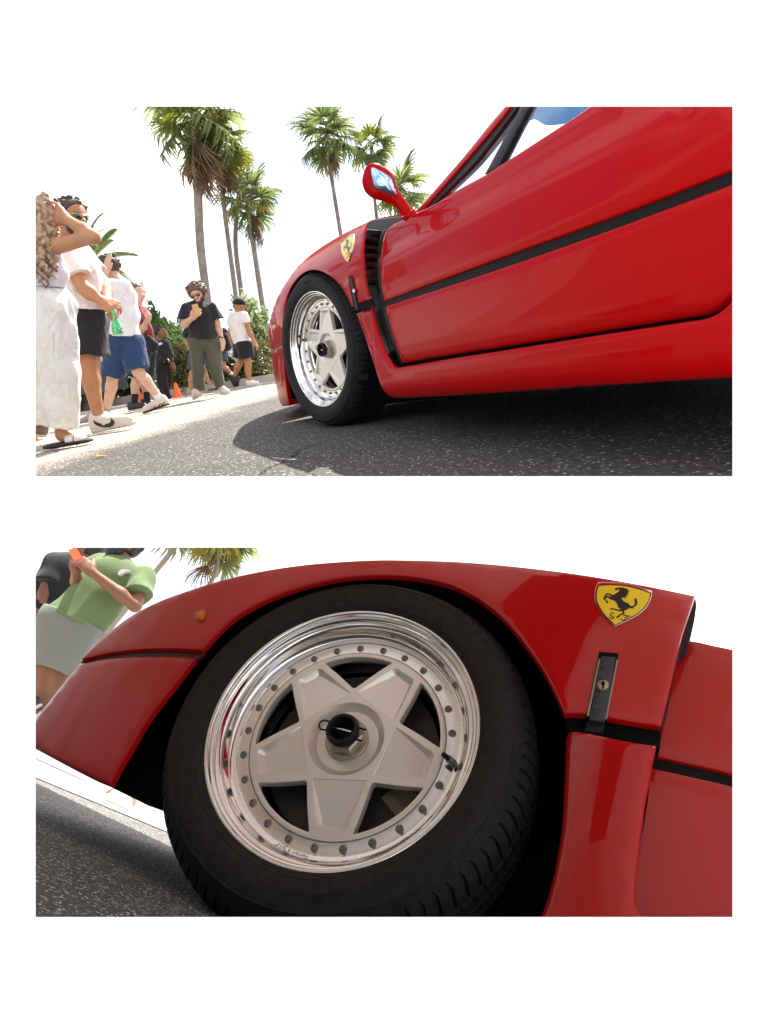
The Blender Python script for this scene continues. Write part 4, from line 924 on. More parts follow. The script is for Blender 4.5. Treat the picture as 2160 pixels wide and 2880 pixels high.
    def shirt(s, name, mat_, hem, sleeve=.62, ex=.018, bulk=1.0, wr=(.010, 16, 3), arms='LR', neck=True, extra=(), sl_ex=.03):
        J = s.J; h = s.h; pr = []
        s.torso(pr, ex, bulk)
        ch = (J['shL'] + J['shR']) / 2
        pr.append(cap(lerp(ch, J['hip'], .6), J['hip'] + nz(J['hip'] - ch) * .08, .12 * h * bulk + ex, .125 * h * bulk + ex))
        for q in arms:
            if 'sh' + q in J and 'el' + q in J:
                a, b = J['sh' + q], J['el' + q]; full = sleeve > 1
                e = b if full else lerp(a, b, sleeve)
                pr.append(cap(a, lerp(a, e, 1.15) if not full else e, .055 * h * bulk + ex * .8, .046 * h * bulk + sl_ex, cut=None if full else (e, nz(b - a))))
                if full and 'wr' + q in J: pr.append(cap(b, J['wr' + q], .045 * h * bulk + ex * .6, .034 * h * bulk + ex * .4))
        pr += list(extra)
        cuts = [s.hemcut(*hem)]
        if neck: pr.pop(5 if not ('hipL' in J and 'hipR' in J) else 6); cuts.append((J['neck'] + np.array([0, 0, .045]) * h, np.array([0, 0, 1.])))
        return s.mesh(name, pr, mat_, k=.03, wr=wr, cuts=cuts, subtract=[(J['neck'] + nz(J['head'] - J['neck']) * .045 * h, .066 * h)] if neck else ())
    def pants(s, name, mat_, top, length=.8, r=(.115, .10, .085), bulk=1.0, wr=(.009, 15, 5), cuff=None, waist=1.0, legs='LR'):
        J = s.J; h = s.h; pr = []
        if 'hipL' in J and 'hipR' in J: pr.append(cap(J['hipL'], J['hipR'], r[0] * h, r[0] * h)); pr.append(cap(J['hip'], J['hip'] + np.array([0, 0, .14]), r[0] * h * 1.02, r[0] * h * waist))
        for q in legs:
            a, b = J['hip' + q], J['kn' + q]; w = J.get('an' + q)
            if length <= 1:
                e = lerp(a, b, length); pr.append(cap(a, lerp(a, b, length + .12), r[0] * h, r[1] * h, cut=(e, nz(b - a))))
            else:
                pr.append(cap(a, b, r[0] * h, r[1] * h)); e = lerp(b, w, length - 1)
                pr.append(cap(b, lerp(b, w, length - 1 + .1), r[1] * h, r[2] * h, cut=(e, nz(w - b))))
        return s.mesh(name, pr, mat_, k=.014, wr=wr, cuts=[s.hemcut(top[0], top[1], down=False)])
    def shoe(s, hb, tb, up_mat, sole_mat, dy=0.0, w=1.0, name='shoe', ankle=None, sole_h=.022):
        h = s.h; a = s.P(hb[0], hb[1], dy); b = s.P(tb[0], tb[1], dy); d = nz(b - a); L = np.linalg.norm(b - a); up = nz(np.array([0, 0, 1.]) - d[2] * d)
        lat = np.cross(d, up); r = min(.046 * h * w, L * .33)
        pr = [cap(a + d * r * .95 + up * .05 * h, a + d * L * .45 + up * .048 * h, r * .92, r * .92), cap(a + d * L * .4 + up * .05 * h, b - d * r * .95 + up * .034 * h, r * .95, r * .86), cap(a + d * r + up * .04 * h, a + d * r * .9 + up * .085 * h, r * .9, r * .8)]
        if ankle is not None: pr.append(cap(a + d * L * .35 + up * .05 * h, lerp(a + d * L * .3 + up * .05 * h, ankle, .55), r * .9, r * .85))
        o = s.mesh(name, pr, up_mat, k=.03, cuts=[(a + up * sole_h * .7, -up)])
        s.mesh('sole', [cap(a + d * r + up * sole_h * .5, b - d * r * .95 + up * sole_h * .62, r * 1.06, r * .98, up, .45)], sole_mat, o, k=.01, cuts=[(a + up * .001, -up), (a + up * sole_h, up)], vox=min(s.vox, .007))
        return o
    def sock(s, q, t0, mat_, r=.042):
        J = s.J; a = lerp(J['kn' + q], J['an' + q], t0); w = J['an' + q]
        return s.mesh('sock', [cap(a, w, r * s.h, r * .92 * s.h, cut=(a, nz(a - w))), cap(w, w - [0, 0, .05], r * .92 * s.h, r * .9 * s.h)], mat_, k=.02)
    def hair(s, mat_, kind='short', n=0, seed=1, thick=.012, back=0.0, curl_r=.016, front=.058):
        f, u, sd = s.head_axes(); H = s.J['head']; h = s.h; pr = []
        c0 = H + u * .02 * h
        pr.append(cap(c0 - f * .016 * h, c0 + f * .006 * h, (.086 + thick) * h, (.083 + thick) * h))
        r_ = np.random.default_rng(seed)
        for _ in range(n):
            v = nz(r_.normal(size=3)); 
            if v @ nz(u * .75 - f * .75) < -.12: continue
            rr = (.086 + thick + r_.uniform(-.006, .012)) * h; q = c0 - f * .008 * h + v * rr; pr.append(cap(q, q + nz(r_.normal(size=3)) * .014 * h, curl_r * h * r_.uniform(.6, 1.05), curl_r * h * r_.uniform(.5, .9)))
        cut = [(H + u * (.050 + back) * h + f * front * h, nz(f * .9 - u * .55)), (H - u * (.055 + back) * h, -u)]
        return s.mesh('hair', pr, mat_, k=.010 if n else .02, cuts=cut, wr=(.003, 90, seed), vox=min(s.vox, .0065))
    def glasses(s, lens, frame):
        f, u, sd = s.head_axes(); H = s.J['head']; h = s.h; GF = s.GF; mbl = MB()
        pts = []
        o = None
        for q in (-1, 1):
            c_ = H + f * .098 * h + u * .003 * h + sd * q * .034 * h; n_ = nz(f * .95 + sd * q * .3); sx = nz(np.cross(u, n_))
            ring = [c_ + sx * .029 * h * math.copysign(abs(math.cos(a)) ** .75, math.cos(a)) + u * .022 * h * math.copysign(abs(math.sin(a)) ** .75, math.sin(a)) for a in np.linspace(0, 6.2832, 20, endpoint=False)]
            V = np.array([p + n_ * .002 for p in ring] + [p - n_ * .002 for p in ring] + [c_ + n_ * .005, c_ - n_ * .002])
            F = [(i, (i + 1) % 20, 40) for i in range(20)] + [((i + 1) % 20 + 20, i + 20, 41) for i in range(20)] + [(i, i + 20, (i + 1) % 20 + 20, (i + 1) % 20) for i in range(20)]
            if o is None:
                V2, F2 = tube([GF.w(p) for p in (H + sd * .088 * h + f * .0 + u * .01 * h, H + sd * .075 * h + f * .085 * h + u * .012 * h, H + sd * .02 * h + f * .106 * h + u * .012 * h, H - sd * .02 * h + f * .106 * h + u * .012 * h, H - sd * .075 * h + f * .085 * h + u * .012 * h, H - sd * .088 * h + u * .01 * h)], .0026 * h * GF.sc, 6)
                o = mesh_obj('sunglasses', V2, F2, frame, s.root)
            mesh_obj('lens', GF.w(V), F, lens, o)
        return o
    def eyes(s, mat_):
        f, u, sd = s.head_axes(); H = s.J['head']; h = s.h
        for q in (-1, 1): s.mesh('eye', [cap(H + f * .074 * h + u * .002 * h + sd * q * .026 * h, H + f * .074 * h + u * .002 * h + sd * q * .038 * h, .011 * h, .010 * h)], mat_, k=.005, vox=.005)
    def beard(s, mat_, seed=4):
        f, u, sd = s.head_axes(); H = s.J['head']; h = s.h
        pr = [cap(H + f * .040 * h - u * .066 * h, H + f * .05 * h - u * .088 * h, .060 * h, .044 * h)] + [cap(H + f * .02 * h + sd * q * .058 * h - u * .03 * h, H + f * .045 * h + sd * q * .045 * h - u * .075 * h, .024 * h, .03 * h) for q in (-1, 1)] + [cap(H + f * .095 * h - u * .046 * h - sd * .02 * h, H + f * .095 * h - u * .046 * h + sd * .02 * h, .007 * h, .007 * h)]
        return s.mesh('beard', pr, mat_, k=.012, wr=(.003, 110, seed), vox=min(s.vox, .006), cuts=[(H - u * .040 * h, u)])
def plate(name, GF, Y, P, mat_, root, t=.006, step=4):
    L = [on_plane(GF, p[0], p[1], Y) for p in spline(P, step)]; L2 = np.array([(p[0], p[2]) for p in L])
    Pp, T = fill2d([L2]); n = len(Pp)
    V = np.concatenate([np.c_[Pp[:, 0], np.full(n, Y), Pp[:, 1]], np.c_[Pp[:, 0], np.full(n, Y + t), Pp[:, 1]]])
    F = [tuple(x) for x in T] + [tuple(y + n for y in x[::-1]) for x in T] + [(i, j, j + n, i + n) for i, j in boundary_edges(T)]
    return mesh_obj(name, GF.w(V), F, mat_, root, smooth=False)

SK_TAN = skin('skin_tan', (.50, .25, .13)); SK_BROWN = skin('skin_brown', (.43, .21, .105)); SK_PALE = skin('skin_pale', (.66, .42, .31)); SK_DEEP = skin('skin_deep', (.20, .085, .045)); SK_MID = skin('skin_mid', (.23, .105, .06))
W_TEE = cloth('white_cotton', (.80, .77, .74)); W_PNK = cloth('offwhite_cotton', (.80, .74, .69)); W_COOL = cloth('cool_white_cotton', (.78, .77, .80)); W_PANT = cloth('white_denim', (.80, .78, .73)); LILAC = cloth('pale_lilac_knit', (.76, .74, .82))
BLK = cloth('black_cloth', (.018, .018, .020)); BLK2 = cloth('washed_black_cotton', (.022, .023, .027)); NAVY = cloth('navy_twill', (.022, .055, .14)); OLIVE = cloth('olive_cotton', (.10, .105, .075)); MAROON = cloth('maroon_knit', (.25, .03, .05)); GREYC = cloth('grey_knit', (.10, .10, .10)); GREEN = cloth('green_cotton', (.135, .195, .088)); STONE = cloth('stone_cotton', (.19, .20, .175)); PALEB = cloth('pale_blue_cotton', (.45, .56, .66)); SLATE = cloth('slate_denim', (.06, .075, .11))
H_DARK = mat('dark_hair', (.030, .020, .014), .6, noise=(60, 3, .4, .6), col2=(.075, .05, .035)); H_BROWN = mat('brown_curls', (.075, .04, .022), .5, noise=(45, 3, .4, .6), col2=(.18, .105, .06)); H_BLOND = mat('dark_blond_curls', (.20, .115, .06), .5, noise=(40, 3, .4, .62), col2=(.50, .36, .22)); H_BLACK = mat('black_hair', (.012, .010, .010), .5)
SHOE_CR = mat('cream_leather', (.62, .54, .45), .55, bump=(60, .2, .004)); SOLE_W = mat('offwhite_sole', (.55, .53, .50), .7); SOLE_D = mat('dark_sole', (.02, .02, .02), .7); SHOE_BK = mat('black_leather', (.02, .02, .02), .45); SHOE_GR = mat('grey_suede', (.30, .29, .28), .8); SHOE_W = mat('white_leather', (.72, .70, .66), .5)
LENS = mat('dark_lens', (.008, .009, .010), .06, coat=1); GOLD = mat('gold_wire', (.70, .45, .18), .3, metal=1); EYE = mat('dark_eye', (.02, .012, .01), .15)
GX = 'people standing and walking in the street'

# woman with long curls, seen from behind, one arm raised against the sun
p = Person(G1, cE, (290, 2092), 'woman in white wide trousers and lilac top shading her eyes, cut by the left edge', dict(head=(70, 235), neck=(62, 405), shR=(150, 455, -.06), shL=(-75, 450, .06), elR=(500, 368, -.10), wrR=(262, 208, -.03), elL=(-120, 720, .08), hip=(95, 900), hipR=(165, 960, -.03), hipL=(40, 960, .05), knR=(232, 1460, -.03), anR=(232, 1950, -.03), toeR=(420, 2070, -.03), knL=(62, 1460, .14), anL=(-5, 1860, .22)), (.35, .93, -.05), vox=.0065, group=GX)
p.body(SK_TAN, hands=[('R', (-1, .1, .45), (.1, .9, -.3), .25, 1, .02)], bulk=.86, neck_r=.045)
p.shirt('tank_top', LILAC, ((-100, 795), (260, 785)), sleeve=.0, ex=.008, bulk=.86, wr=(.003, 25, 2), arms='', neck=False, extra=[cap(p.P(150, 640, -.02), p.P(165, 660, -.02), .085, .085)])
p.J['kn'] = p.J['knR']
p.pants('trousers', W_PANT, ((-100, 790), (260, 790)), 1.94, (.124, .108, .090), wr=(.010, 17, 8), waist=.80)
h = []
r_ = np.random.default_rng(5); f, u, sd = p.head_axes(); H = p.J['head']
for k in range(420):
    a = r_.uniform(0, 6.28); y = r_.uniform(-.26, .11); rad = .10 if y > -.02 else .10 + .03 * min(1, -y / .15)
    base = H + u * min(y, .085) + (f * math.cos(a) * .9 + sd * math.sin(a)) * rad * (math.sqrt(max(.05, 1 - (max(y, 0) / .13) ** 2)))
    if math.cos(a) > .35 and y < .07: continue
    h.append(cap(base, base + r_.normal(size=3) * .018, r_.uniform(.007, .014), r_.uniform(.006, .012)))
for k in range(95):
    a = r_.uniform(1.4, 4.9); q = H - u * .10 + (f * math.cos(a) + sd * math.sin(a)) * .115 - f * .045; L = r_.uniform(.10, .26)
    for j in range(10):
        t = j / 10; w0 = lambda t: q + np.array([0, 0, -1.]) * L * t + (sd * math.cos(t * 14 + k) + f * math.sin(t * 14 + k)) * .016
        h.append(cap(w0(t), w0(t + .1), .0075 * (1 - t * .4), .0075 * (1 - t * .45)))
h.append(cap(H + u * .02 - f * .02, H - u * .08 - f * .04, .10, .095)); h.append(cap(H - u * .08 - f * .05 - sd * 0, H - u * .25 - f * .15 + [-.06, 0, 0], .085, .045))
p.mesh('curly_hair', h, H_BLOND, k=.004, vox=.0045, cuts=[(H + f * .05 + u * .06, nz(f * .95 - u * .3))])
so = p.mesh('sandal_sole', [cap(p.P(165, 2080, -.03), p.P(440, 2034, -.03), .055, .045, (0, 0, 1), .3)], SOLE_D, k=.01)
for ta, tb_, rr in ((.50, .66, .050), (.74, .90, .044)): p.mesh('sandal_strap', [cap(lerp(p.P(150, 2048, -.03), p.P(450, 2006, -.03), ta), lerp(p.P(150, 2048, -.03), p.P(450, 2006, -.03), tb_), rr, rr * .92, (0, 0, 1), .62)], SHOE_W, so, k=.01, vox=.006, cuts=[(lerp(p.P(150, 2070, -.03), p.P(450, 2028, -.03), .5), (0, 0, -1)), (lerp(p.P(150, 2048, -.03), p.P(450, 2006, -.03), ta - .02), (-1, 0, 0)), (lerp(p.P(150, 2048, -.03), p.P(450, 2006, -.03), tb_ + .02), (1, 0, 0))])
p.shoe((115, 2012), (-20, 1985), mat('brown_suede', (.22, .13, .10), .8), SOLE_W, dy=.30)
plate('hip_label', G1, p.Y - .15, cE([(20, 908, 1), (62, 905, 1), (76, 922, 1), (20, 936, 1)]), BLK, p.root)

# man in white tee and black shorts
p = Person(G1, cE, (670, 1960), 'bearded man in sunglasses, white tee and black shorts holding his wrist and a green bottle', dict(head=(325, 205, -.02), neck=(262, 385), shR=(285, 520, -.16), shL=(390, 515, .16), elR=(425, 790, -.20), wrR=(560, 885, -.20), elL=(600, 760, .10), wrL=(612, 930, -.20), hip=(425, 950), hipR=(430, 1010, -.08), hipL=(455, 1010, .08), knR=(455, 1390, -.08), anR=(548, 1835, -.08), toeR=(760, 1930, -.08), knL=(480, 1390, .10), anL=(540, 1850, .14), toeL=(700, 1910, .14), up=(300, 40)), (.74, -.42, -.38), vox=.0065, group=GX)
p.J['up'] = p.J['head'] + nz(np.array([.05, .02, 1.0])) * .15
p.body(SK_BROWN, hands=[('R', (.85, -.05, -.35), (.1, .6, -.7), 1.0, 1, 0), ('L', (.5, -.1, -.75), (-.3, -.4, -.6), .9, -1, .01)], bulk=1.08)
ch = p.P(395, 680); p.shirt('t_shirt', W_PNK, ((300, 1003), (592, 1000)), sleeve=.62, ex=.022, bulk=1.08, wr=(.012, 13, 7), extra=[cap(p.P(395, 690), p.P(430, 900), .135, .14)])
p.pants('shorts', BLK, ((300, 970), (600, 970)), .84, (.135, .128, .1), wr=(.010, 14, 6))
s1 = p.shoe((492, 1978), (855, 1902), SHOE_CR, SOLE_W, dy=-.08, w=1.12, ankle=p.J['anR'], sole_h=.030)
plate('swoosh', G1, p.Y - .08 - .058, cE([(500, 1868, 1), (530, 1885), (580, 1896), (630, 1892), (645, 1870), (640, 1846, 1), (662, 1866), (672, 1888), (655, 1916), (615, 1926), (555, 1920), (512, 1898)]), SOLE_D, s1, t=.03)
p.shoe((500, 1930), (760, 1880), SHOE_CR, SOLE_W, dy=.14, w=1.0)
p.hair(H_DARK, n=150, seed=3, thick=.012, curl_r=.014)
p.glasses(LENS, GOLD); p.beard(H_BLACK)
bp0 = p.P(676, 1016, -.24); bp1 = p.P(708, 1170, -.24); bd = nz(bp1 - bp0); L = np.linalg.norm(bp1 - bp0)
bt = thing('bottle', G1.w(bp0), 'green plastic bottle hanging from the hand of the man in black shorts', 'bottle')
u_, v_ = perp(bd); BF = Frame(G1.w(bp0), u_, v_, nz(np.cross(u_, v_)), 1.0); 
if BF.A[2] @ bd < 0: BF = Frame(G1.w(bp0), v_, u_, nz(np.cross(v_, u_)), 1.0)
M_BOT = mat('green_plastic', (.03, .50, .16), .12, coat=1, trans=.15); M_LAB = mat('green_label', (.005, .16, .07), .4, noise=(38, 2, .52, .56), col2=(.25, .65, .35))
V, F = lathe([(0, -.015), (.013, -.015), (.013, .0), (.016, .012), (.028, .045), (.0325, .065), (.0335, L * .9), (.030, L * .97), (.020, L), (0, L * .985)], 24, BF); mesh_obj('bottle_body', V, F, M_BOT, bt)
V, F = lathe([(.0345, .075), (.0348, .08), (.0348, L * .72), (.0345, L * .73)], 24, BF); mesh_obj('label', V, F, M_LAB, bt)
V, F = lathe([(0, -.032), (.0145, -.032), (.0145, -.012), (0, -.012)], 16, BF); mesh_obj('cap', V, F, M_BOT, bt, sharp=40)

# man in blue shorts, hand on his head
p = Person(G1, cE, (1000, 1805), 'man in white tee and blue shorts walking away with one hand on his head', dict(head=(632, 615, .02), neck=(700, 735), shR=(730, 770, -.10), shL=(775, 770, .12), elR=(560, 745, -.12), wrR=(606, 655, -.14), hip=(750, 1160), hipR=(715, 1225, -.03), hipL=(800, 1225, .0), knR=(662, 1500, .06), anR=(606, 1800, .10), toeR=(480, 1870, .1), knL=(868, 1470, -.06), anL=(1040, 1685, -.06), toeL=(960, 1780, -.06), elL=(800, 960, .18)), (-.75, .62, .05), vox=.0075, group=GX)
p.J['up'] = p.J['head'] + np.array([-.02, .02, .15])
p.body(SK_PALE, hands=[('R', (.25, .15, .8), (.5, .75, .1), .15, 1, .12)], bulk=1.05, finger=1.15)
p.shirt('t_shirt', W_COOL, ((600, 1182), (895, 1184)), sleeve=.60, ex=.024, bulk=.98, wr=(.012, 15, 9), extra=[cap(p.P(742, 900), p.P(748, 1150), .145, .165)], arms='R')
p.pants('shorts', NAVY, ((560, 1165), (930, 1165)), .94, (.138, .120, .10), wr=(.009, 15, 4))
p.hair(H_DARK, n=60, seed=8, thick=.012)
p.sock('L', .80, SHOE_W); p.sock('R', .84, SHOE_GR)
s3 = p.shoe((1128, 1740), (912, 1820), SHOE_CR, SOLE_D, dy=-.06, ankle=p.J['anL'])
for i in range(3):
    x = 985 + i * 32; plate('stripe', G1, p.Y - .06 - .050, cE([(x, 1782 - i * 12, 1), (x + 12, 1778 - i * 12, 1), (x + 42, 1742 - i * 12, 1), (x + 30, 1744 - i * 12, 1)]), SOLE_D, s3, t=.03)
p.shoe((560, 1880), (392, 1908), SHOE_GR, SOLE_D, dy=.12)

# person in maroon behind him
p = Person(G1, cE, (860, 1795), 'person in maroon top, long black shorts and black socks half hidden behind blue shorts', dict(head=(862, 830), neck=(862, 935), shR=(868, 985, -.05), shL=(890, 975, .14), elR=(905, 1130, -.1), wrR=(930, 1070, -.24), hip=(905, 1240), hipR=(890, 1290, -.05), hipL=(930, 1290, .08), knR=(855, 1520, -.05), anR=(838, 1725, -.05), toeR=(930, 1770, -.05), knL=(920, 1520, .1), anL=(945, 1700, .1), toeL=(1000, 1730, .1)), (.72, -.62, 0), vox=.009, group=GX)
p.body(SK_PALE, hands=[('R', (.5, -.5, .3), (-.4, .2, .5), .9, 1, 0)], bulk=.95, finger=1.2)
p.shirt('top', MAROON, ((830, 1272), (945, 1268)), sleeve=.7, ex=.018, bulk=.98, wr=(.010, 15, 12)); p.pants('long_shorts', BLK, ((820, 1255), (980, 1255)), 1.0, (.125, .115, .1))
p.hair(H_BROWN, n=30, seed=2); p.eyes(EYE); p.sock('R', .62, BLK); p.sock('L', .62, BLK)
p.shoe((792, 1800), (955, 1772), SHOE_BK, SOLE_W, dy=-.05, ankle=p.J['anR']); p.shoe((905, 1775), (1005, 1745), SHOE_BK, SOLE_W, dy=.1, ankle=p.J['anL'])
bg_ = thing('shoulder_bag', G1.w(p.P(965, 1290, -.12)), 'small black bag on a long strap beside the person in maroon', 'bag')
V, F = sdf_mesh([cap(p.P(945, 1220, -.12), p.P(985, 1260, -.12), .07, .075, (0, 1, 0), .7)], .01, .02, wr=(.006, 20, 3)); mesh_obj('pouch', G1.w(V), F, BLK, bg_)
V, F = tube([G1.w(p.P(*q)) for q in ((880, 985, -.12), (915, 1080, -.16), (945, 1200, -.15))], .010, 6); mesh_obj('strap', V, F, BLK, bg_)

# young person in black with a camera
p = Person(G1, cE, (1120, 1692), 'youth in black and grey outfit carrying a small camera beside the hedge', dict(head=(1050, 1148), neck=(1048, 1212), shR=(1003, 1245, -.02), shL=(1092, 1238, .04), elR=(990, 1345, -.05), wrR=(1062, 1378, -.16), elL=(1122, 1335, .02), wrL=(1146, 1395, -.04), hip=(1068, 1400), hipR=(1052, 1420, -.03), hipL=(1090, 1420, .03), knR=(1068, 1540, -.04), anR=(1100, 1668, -.04), toeR=(1145, 1688, -.04), knL=(1098, 1540, .06), anL=(1085, 1660, .08), toeL=(1120, 1680, .08)), (.85, -.4, 0), vox=.011, group=GX)
p.body(SK_MID, hands=[('R', (.8, -.2, 0), (0, .3, -.6), .8, 1, 0), ('L', (.2, -.1, -.8), (-.4, .3, 0), .5, 1, 0)], bulk=.95, finger=1.4)
p.shirt('sweater', BLK2, ((960, 1385), (1130, 1385)), sleeve=2, ex=.02, bulk=1.0, wr=(.012, 14, 21)); p.pants('trousers', BLK, ((960, 1370), (1160, 1370)), 1.95, (.115, .095, .075), wr=(.012, 14, 22))
p.hair(H_BLACK, n=40, seed=6); p.eyes(EYE); p.shoe((1070, 1696), (1150, 1690), SHOE_BK, SOLE_D, dy=-.04); p.shoe((1055, 1685), (1128, 1678), SHOE_BK, SOLE_D, dy=.08)
plate('chest_print', G1, p.Y - .165, cE([(1030, 1240), (1060, 1232), (1062, 1246), (1034, 1254)]), SHOE_W, p.root, t=.05)
cm = thing('camera', G1.w(p.P(1085, 1375, -.2)), 'small black camera in the hand of the youth in black', 'camera')
V, F = box(G1.w(p.P(1082, 1376, -.2)), (.055, 0, 0), (0, .03, 0), (0, 0, .035)); mesh_obj('camera_body', V, F, M_BLACK, cm, smooth=False)
V, F = tube([G1.w(p.P(1090, 1378, -.22)), G1.w(p.P(1102, 1380, -.30))], .028, 12); mesh_obj('lens_barrel', V, F, M_BLACK, cm, sharp=40)

# man in black tee looking at a phone
p = Person(G1, cF, (500, 1735), 'man in black tee and olive trousers looking down at a phone', dict(head=(500, 305, -.04), neck=(520, 430, .01), shR=(350, 512), shL=(688, 508), elR=(318, 730, -.04), wrR=(425, 640, -.22), elL=(768, 720, .02), wrL=(815, 905, -.02), hip=(590, 900), hipR=(500, 960), hipL=(690, 960), knR=(505, 1280, -.02), anR=(525, 1625), toeR=(490, 1700, -.15), knL=(725, 1280), anL=(822, 1580, .02), toeL=(890, 1640, -.06)), (-.12, -.86, -.42), vox=.0085, group=GX)
p.J['up'] = p.J['head'] + np.array([-.03, -.05, .15])
p.body(SK_PALE, hands=[('R', (.75, -.15, .45), (0, .7, .2), .6, -1, 0), ('L', (.05, -.05, -.9), (-.6, .3, 0), .5, -1, 0)], bulk=1.08, finger=1.2)
p.shirt('t_shirt', BLK2, ((370, 938), (790, 900)), sleeve=.72, ex=.024, bulk=1.12, wr=(.014, 13, 15), sl_ex=.045, extra=[cap(p.P(560, 640), p.P(580, 880), .17, .18, (0, 1, 0), .75)])
p.pants('trousers', OLIVE, ((350, 890), (840, 870)), 1.9, (.122, .092, .064), wr=(.012, 15, 17))
p.hair(H_BROWN, n=220, seed=9, thick=.030, curl_r=.019, front=.075, back=-.005); p.beard(H_DARK); p.glasses(mat('plum_lens', (.05, .015, .02), .1, coat=1), GOLD)
p.shoe((555, 1660), (445, 1738), SHOE_CR, SOLE_W, dy=-.06); p.shoe((805, 1668), (945, 1655), SHOE_CR, SOLE_W, dy=-.02)
V, F = tube([G1.w(p.P(788, 885, -.05)), G1.w(p.P(845, 895, -.05))], .012, 8); mesh_obj('wristband', V, F, mat('brown_band', (.2, .1, .06), .6), p.root)
ph = thing('phone', G1.w(p.P(485, 530, -.31)), 'gold phone held up by the man in black tee', 'phone')
cph = p.P(484, 532, -.31); V, F = box(G1.w(cph), np.array([.036, 0, .004]), np.array([0, .004, .002]), np.array([-.006, -.018, .068])); o = mesh_obj('phone_case', V, F, mat('gold_case', (.62, .42, .20), .35, metal=.5), ph, smooth=False)
V, F = lathe([(0, .002), (.007, .002), (.008, -.002)], 12, Frame(G1.w(cph + [.02, -.012, .05]), (1, 0, 0), (0, 0, 1), (0, -1, 0))); mesh_obj('camera_lens', V, F, M_INK, ph)

# two walkers behind him
p = Person(G1, cF, (420, 1672), 'walker in dark top and bare legs hidden behind the man with the phone', dict(head=(560, 640, .1), neck=(560, 740), shR=(380, 800), shL=(620, 800), elR=(345, 920, .02), hip=(520, 1100), hipR=(470, 1130), hipL=(560, 1130), knR=(425, 1390), anR=(405, 1600), toeR=(470, 1640), knL=(590, 1360, .05), anL=(680, 1545, .05), toeL=(740, 1560, .05), wrR=(390, 1050, .0)), (.8, .5, 0), vox=.011, group=GX, ht=.95)
p.body(SK_TAN, bulk=.95); p.shirt('top', BLK2, ((300, 1030), (760, 1030)), sleeve=.8, ex=.02); p.pants('shorts', SLATE, ((300, 1010), (760, 1010)), .75, (.115, .11, .1)); p.hair(H_DARK, n=30)
p.shoe((365, 1678), (490, 1662), SHOE_GR, SOLE_W); p.shoe((640, 1612), (775, 1588), SHOE_GR, SOLE_D, dy=.05)
p = Person(G1, cF, (1040, 1560), 'walker in navy shorts with a black backpack behind the man with the phone', dict(head=(700, 660, .1), neck=(720, 740), shR=(760, 800, -.1), shL=(790, 800, .15), elR=(730, 930, -.1), hip=(800, 1060), hipR=(800, 1090, -.05), hipL=(815, 1090, .08), knR=(850, 1290, -.05), anR=(955, 1385, -.05), knL=(720, 1330, .1), anL=(705, 1500, .1)), (-.8, .5, 0), vox=.011, group=GX, ht=.95)
p.body(SK_TAN, bulk=.95); p.shirt('top', BLK, ((600, 1040), (900, 1040)), sleeve=.8, ex=.02); p.pants('shorts', SLATE, ((600, 1020), (900, 1020)), .62, (.115, .112, .1)); p.hair(H_DARK, n=30)
p.shoe((905, 1400), (985, 1560), SHOE_BK, SOLE_D, dy=-.05); p.sock('R', .85, SHOE_W); p.shoe((760, 1530), (650, 1545), SHOE_GR, SOLE_W, dy=.1)
bk = thing('backpack', G1.w(p.P(880, 1040, -.1)), 'black backpack on the walker in navy shorts', 'backpack')
V, F = sdf_mesh([cap(p.P(845, 830, -.05), p.P(880, 1000, -.05), .09, .10), cap(p.P(850, 900, -.1), p.P(865, 1000, -.1), .10, .10)], .012, .04, wr=(.006, 18, 3)); mesh_obj('pack_bag', G1.w(V), F, BLK, bk)
V, F = tube([G1.w(p.P(*q)) for q in ((825, 800, -.1), (838, 870, -.16), (870, 960, -.18))], .014, 6); mesh_obj('strap', V, F, BLK, bk)

# man in white tee and cap, striding to the right
p = Person(G1, cF, (1240, 1555), 'man in white tee, black shorts and dark cap striding towards the red car', dict(head=(1058, 470), neck=(1050, 548), shR=(985, 605, .1), shL=(1115, 600, -.12), elR=(925, 850, .12), wrR=(975, 1010, .08), elL=(1185, 800, -.14), wrL=(1252, 945, -.16), hip=(1105, 960), hipR=(1085, 1000, .06), hipL=(1130, 1000, -.06), knR=(1055, 1250, .08), anR=(1000, 1400, .1), knL=(1172, 1260, -.06), anL=(1192, 1485, -.06), toeL=(1290, 1530, -.06)), (.78, .55, .05), vox=.0105, group=GX)
p.body(SK_BROWN, hands=[('L', (.35, -.1, -.8), (-.5, .3, -.2), .5, 1, 0), ('R', (.1, .1, -.8), (.5, .2, 0), .9, 1, 0)], bulk=1.05, finger=1.35)
p.shirt('t_shirt', W_TEE, ((920, 1003), (1240, 945)), sleeve=.55, ex=.022, bulk=1.06, wr=(.012, 13, 31), extra=[cap(p.P(1050, 760), p.P(1095, 930), .15, .15)])
p.pants('shorts', BLK, ((900, 975), (1260, 930)), .66, (.140, .135, .11), wr=(.009, 14, 33))
p.shoe((1152, 1556), (1335, 1528), SHOE_W, SOLE_W, dy=-.06, ankle=p.J['anL']); p.shoe((965, 1420), (1010, 1560), SHOE_BK, SOLE_D, dy=.1)
f, u, sd = p.head_axes(); H = p.J['head']
cp = p.mesh('cap', [cap(H + u * .03 - f * .015, H + u * .03 + f * .01, .101, .099)], BLK, k=.01, cuts=[(H + u * .012, -u)]); p.mesh('peak', [cap(H + f * .09 + u * .025 - sd * .03, H + f * .09 + u * .025 + sd * .03, .075, .075, u, .14)], BLK, cp, k=.01, vox=.008)
pb = thing('plastic_bag', G1.w(p.P(1000, 1190, .05)), 'crumpled clear plastic bag in the hand of the man in the cap', 'bag')
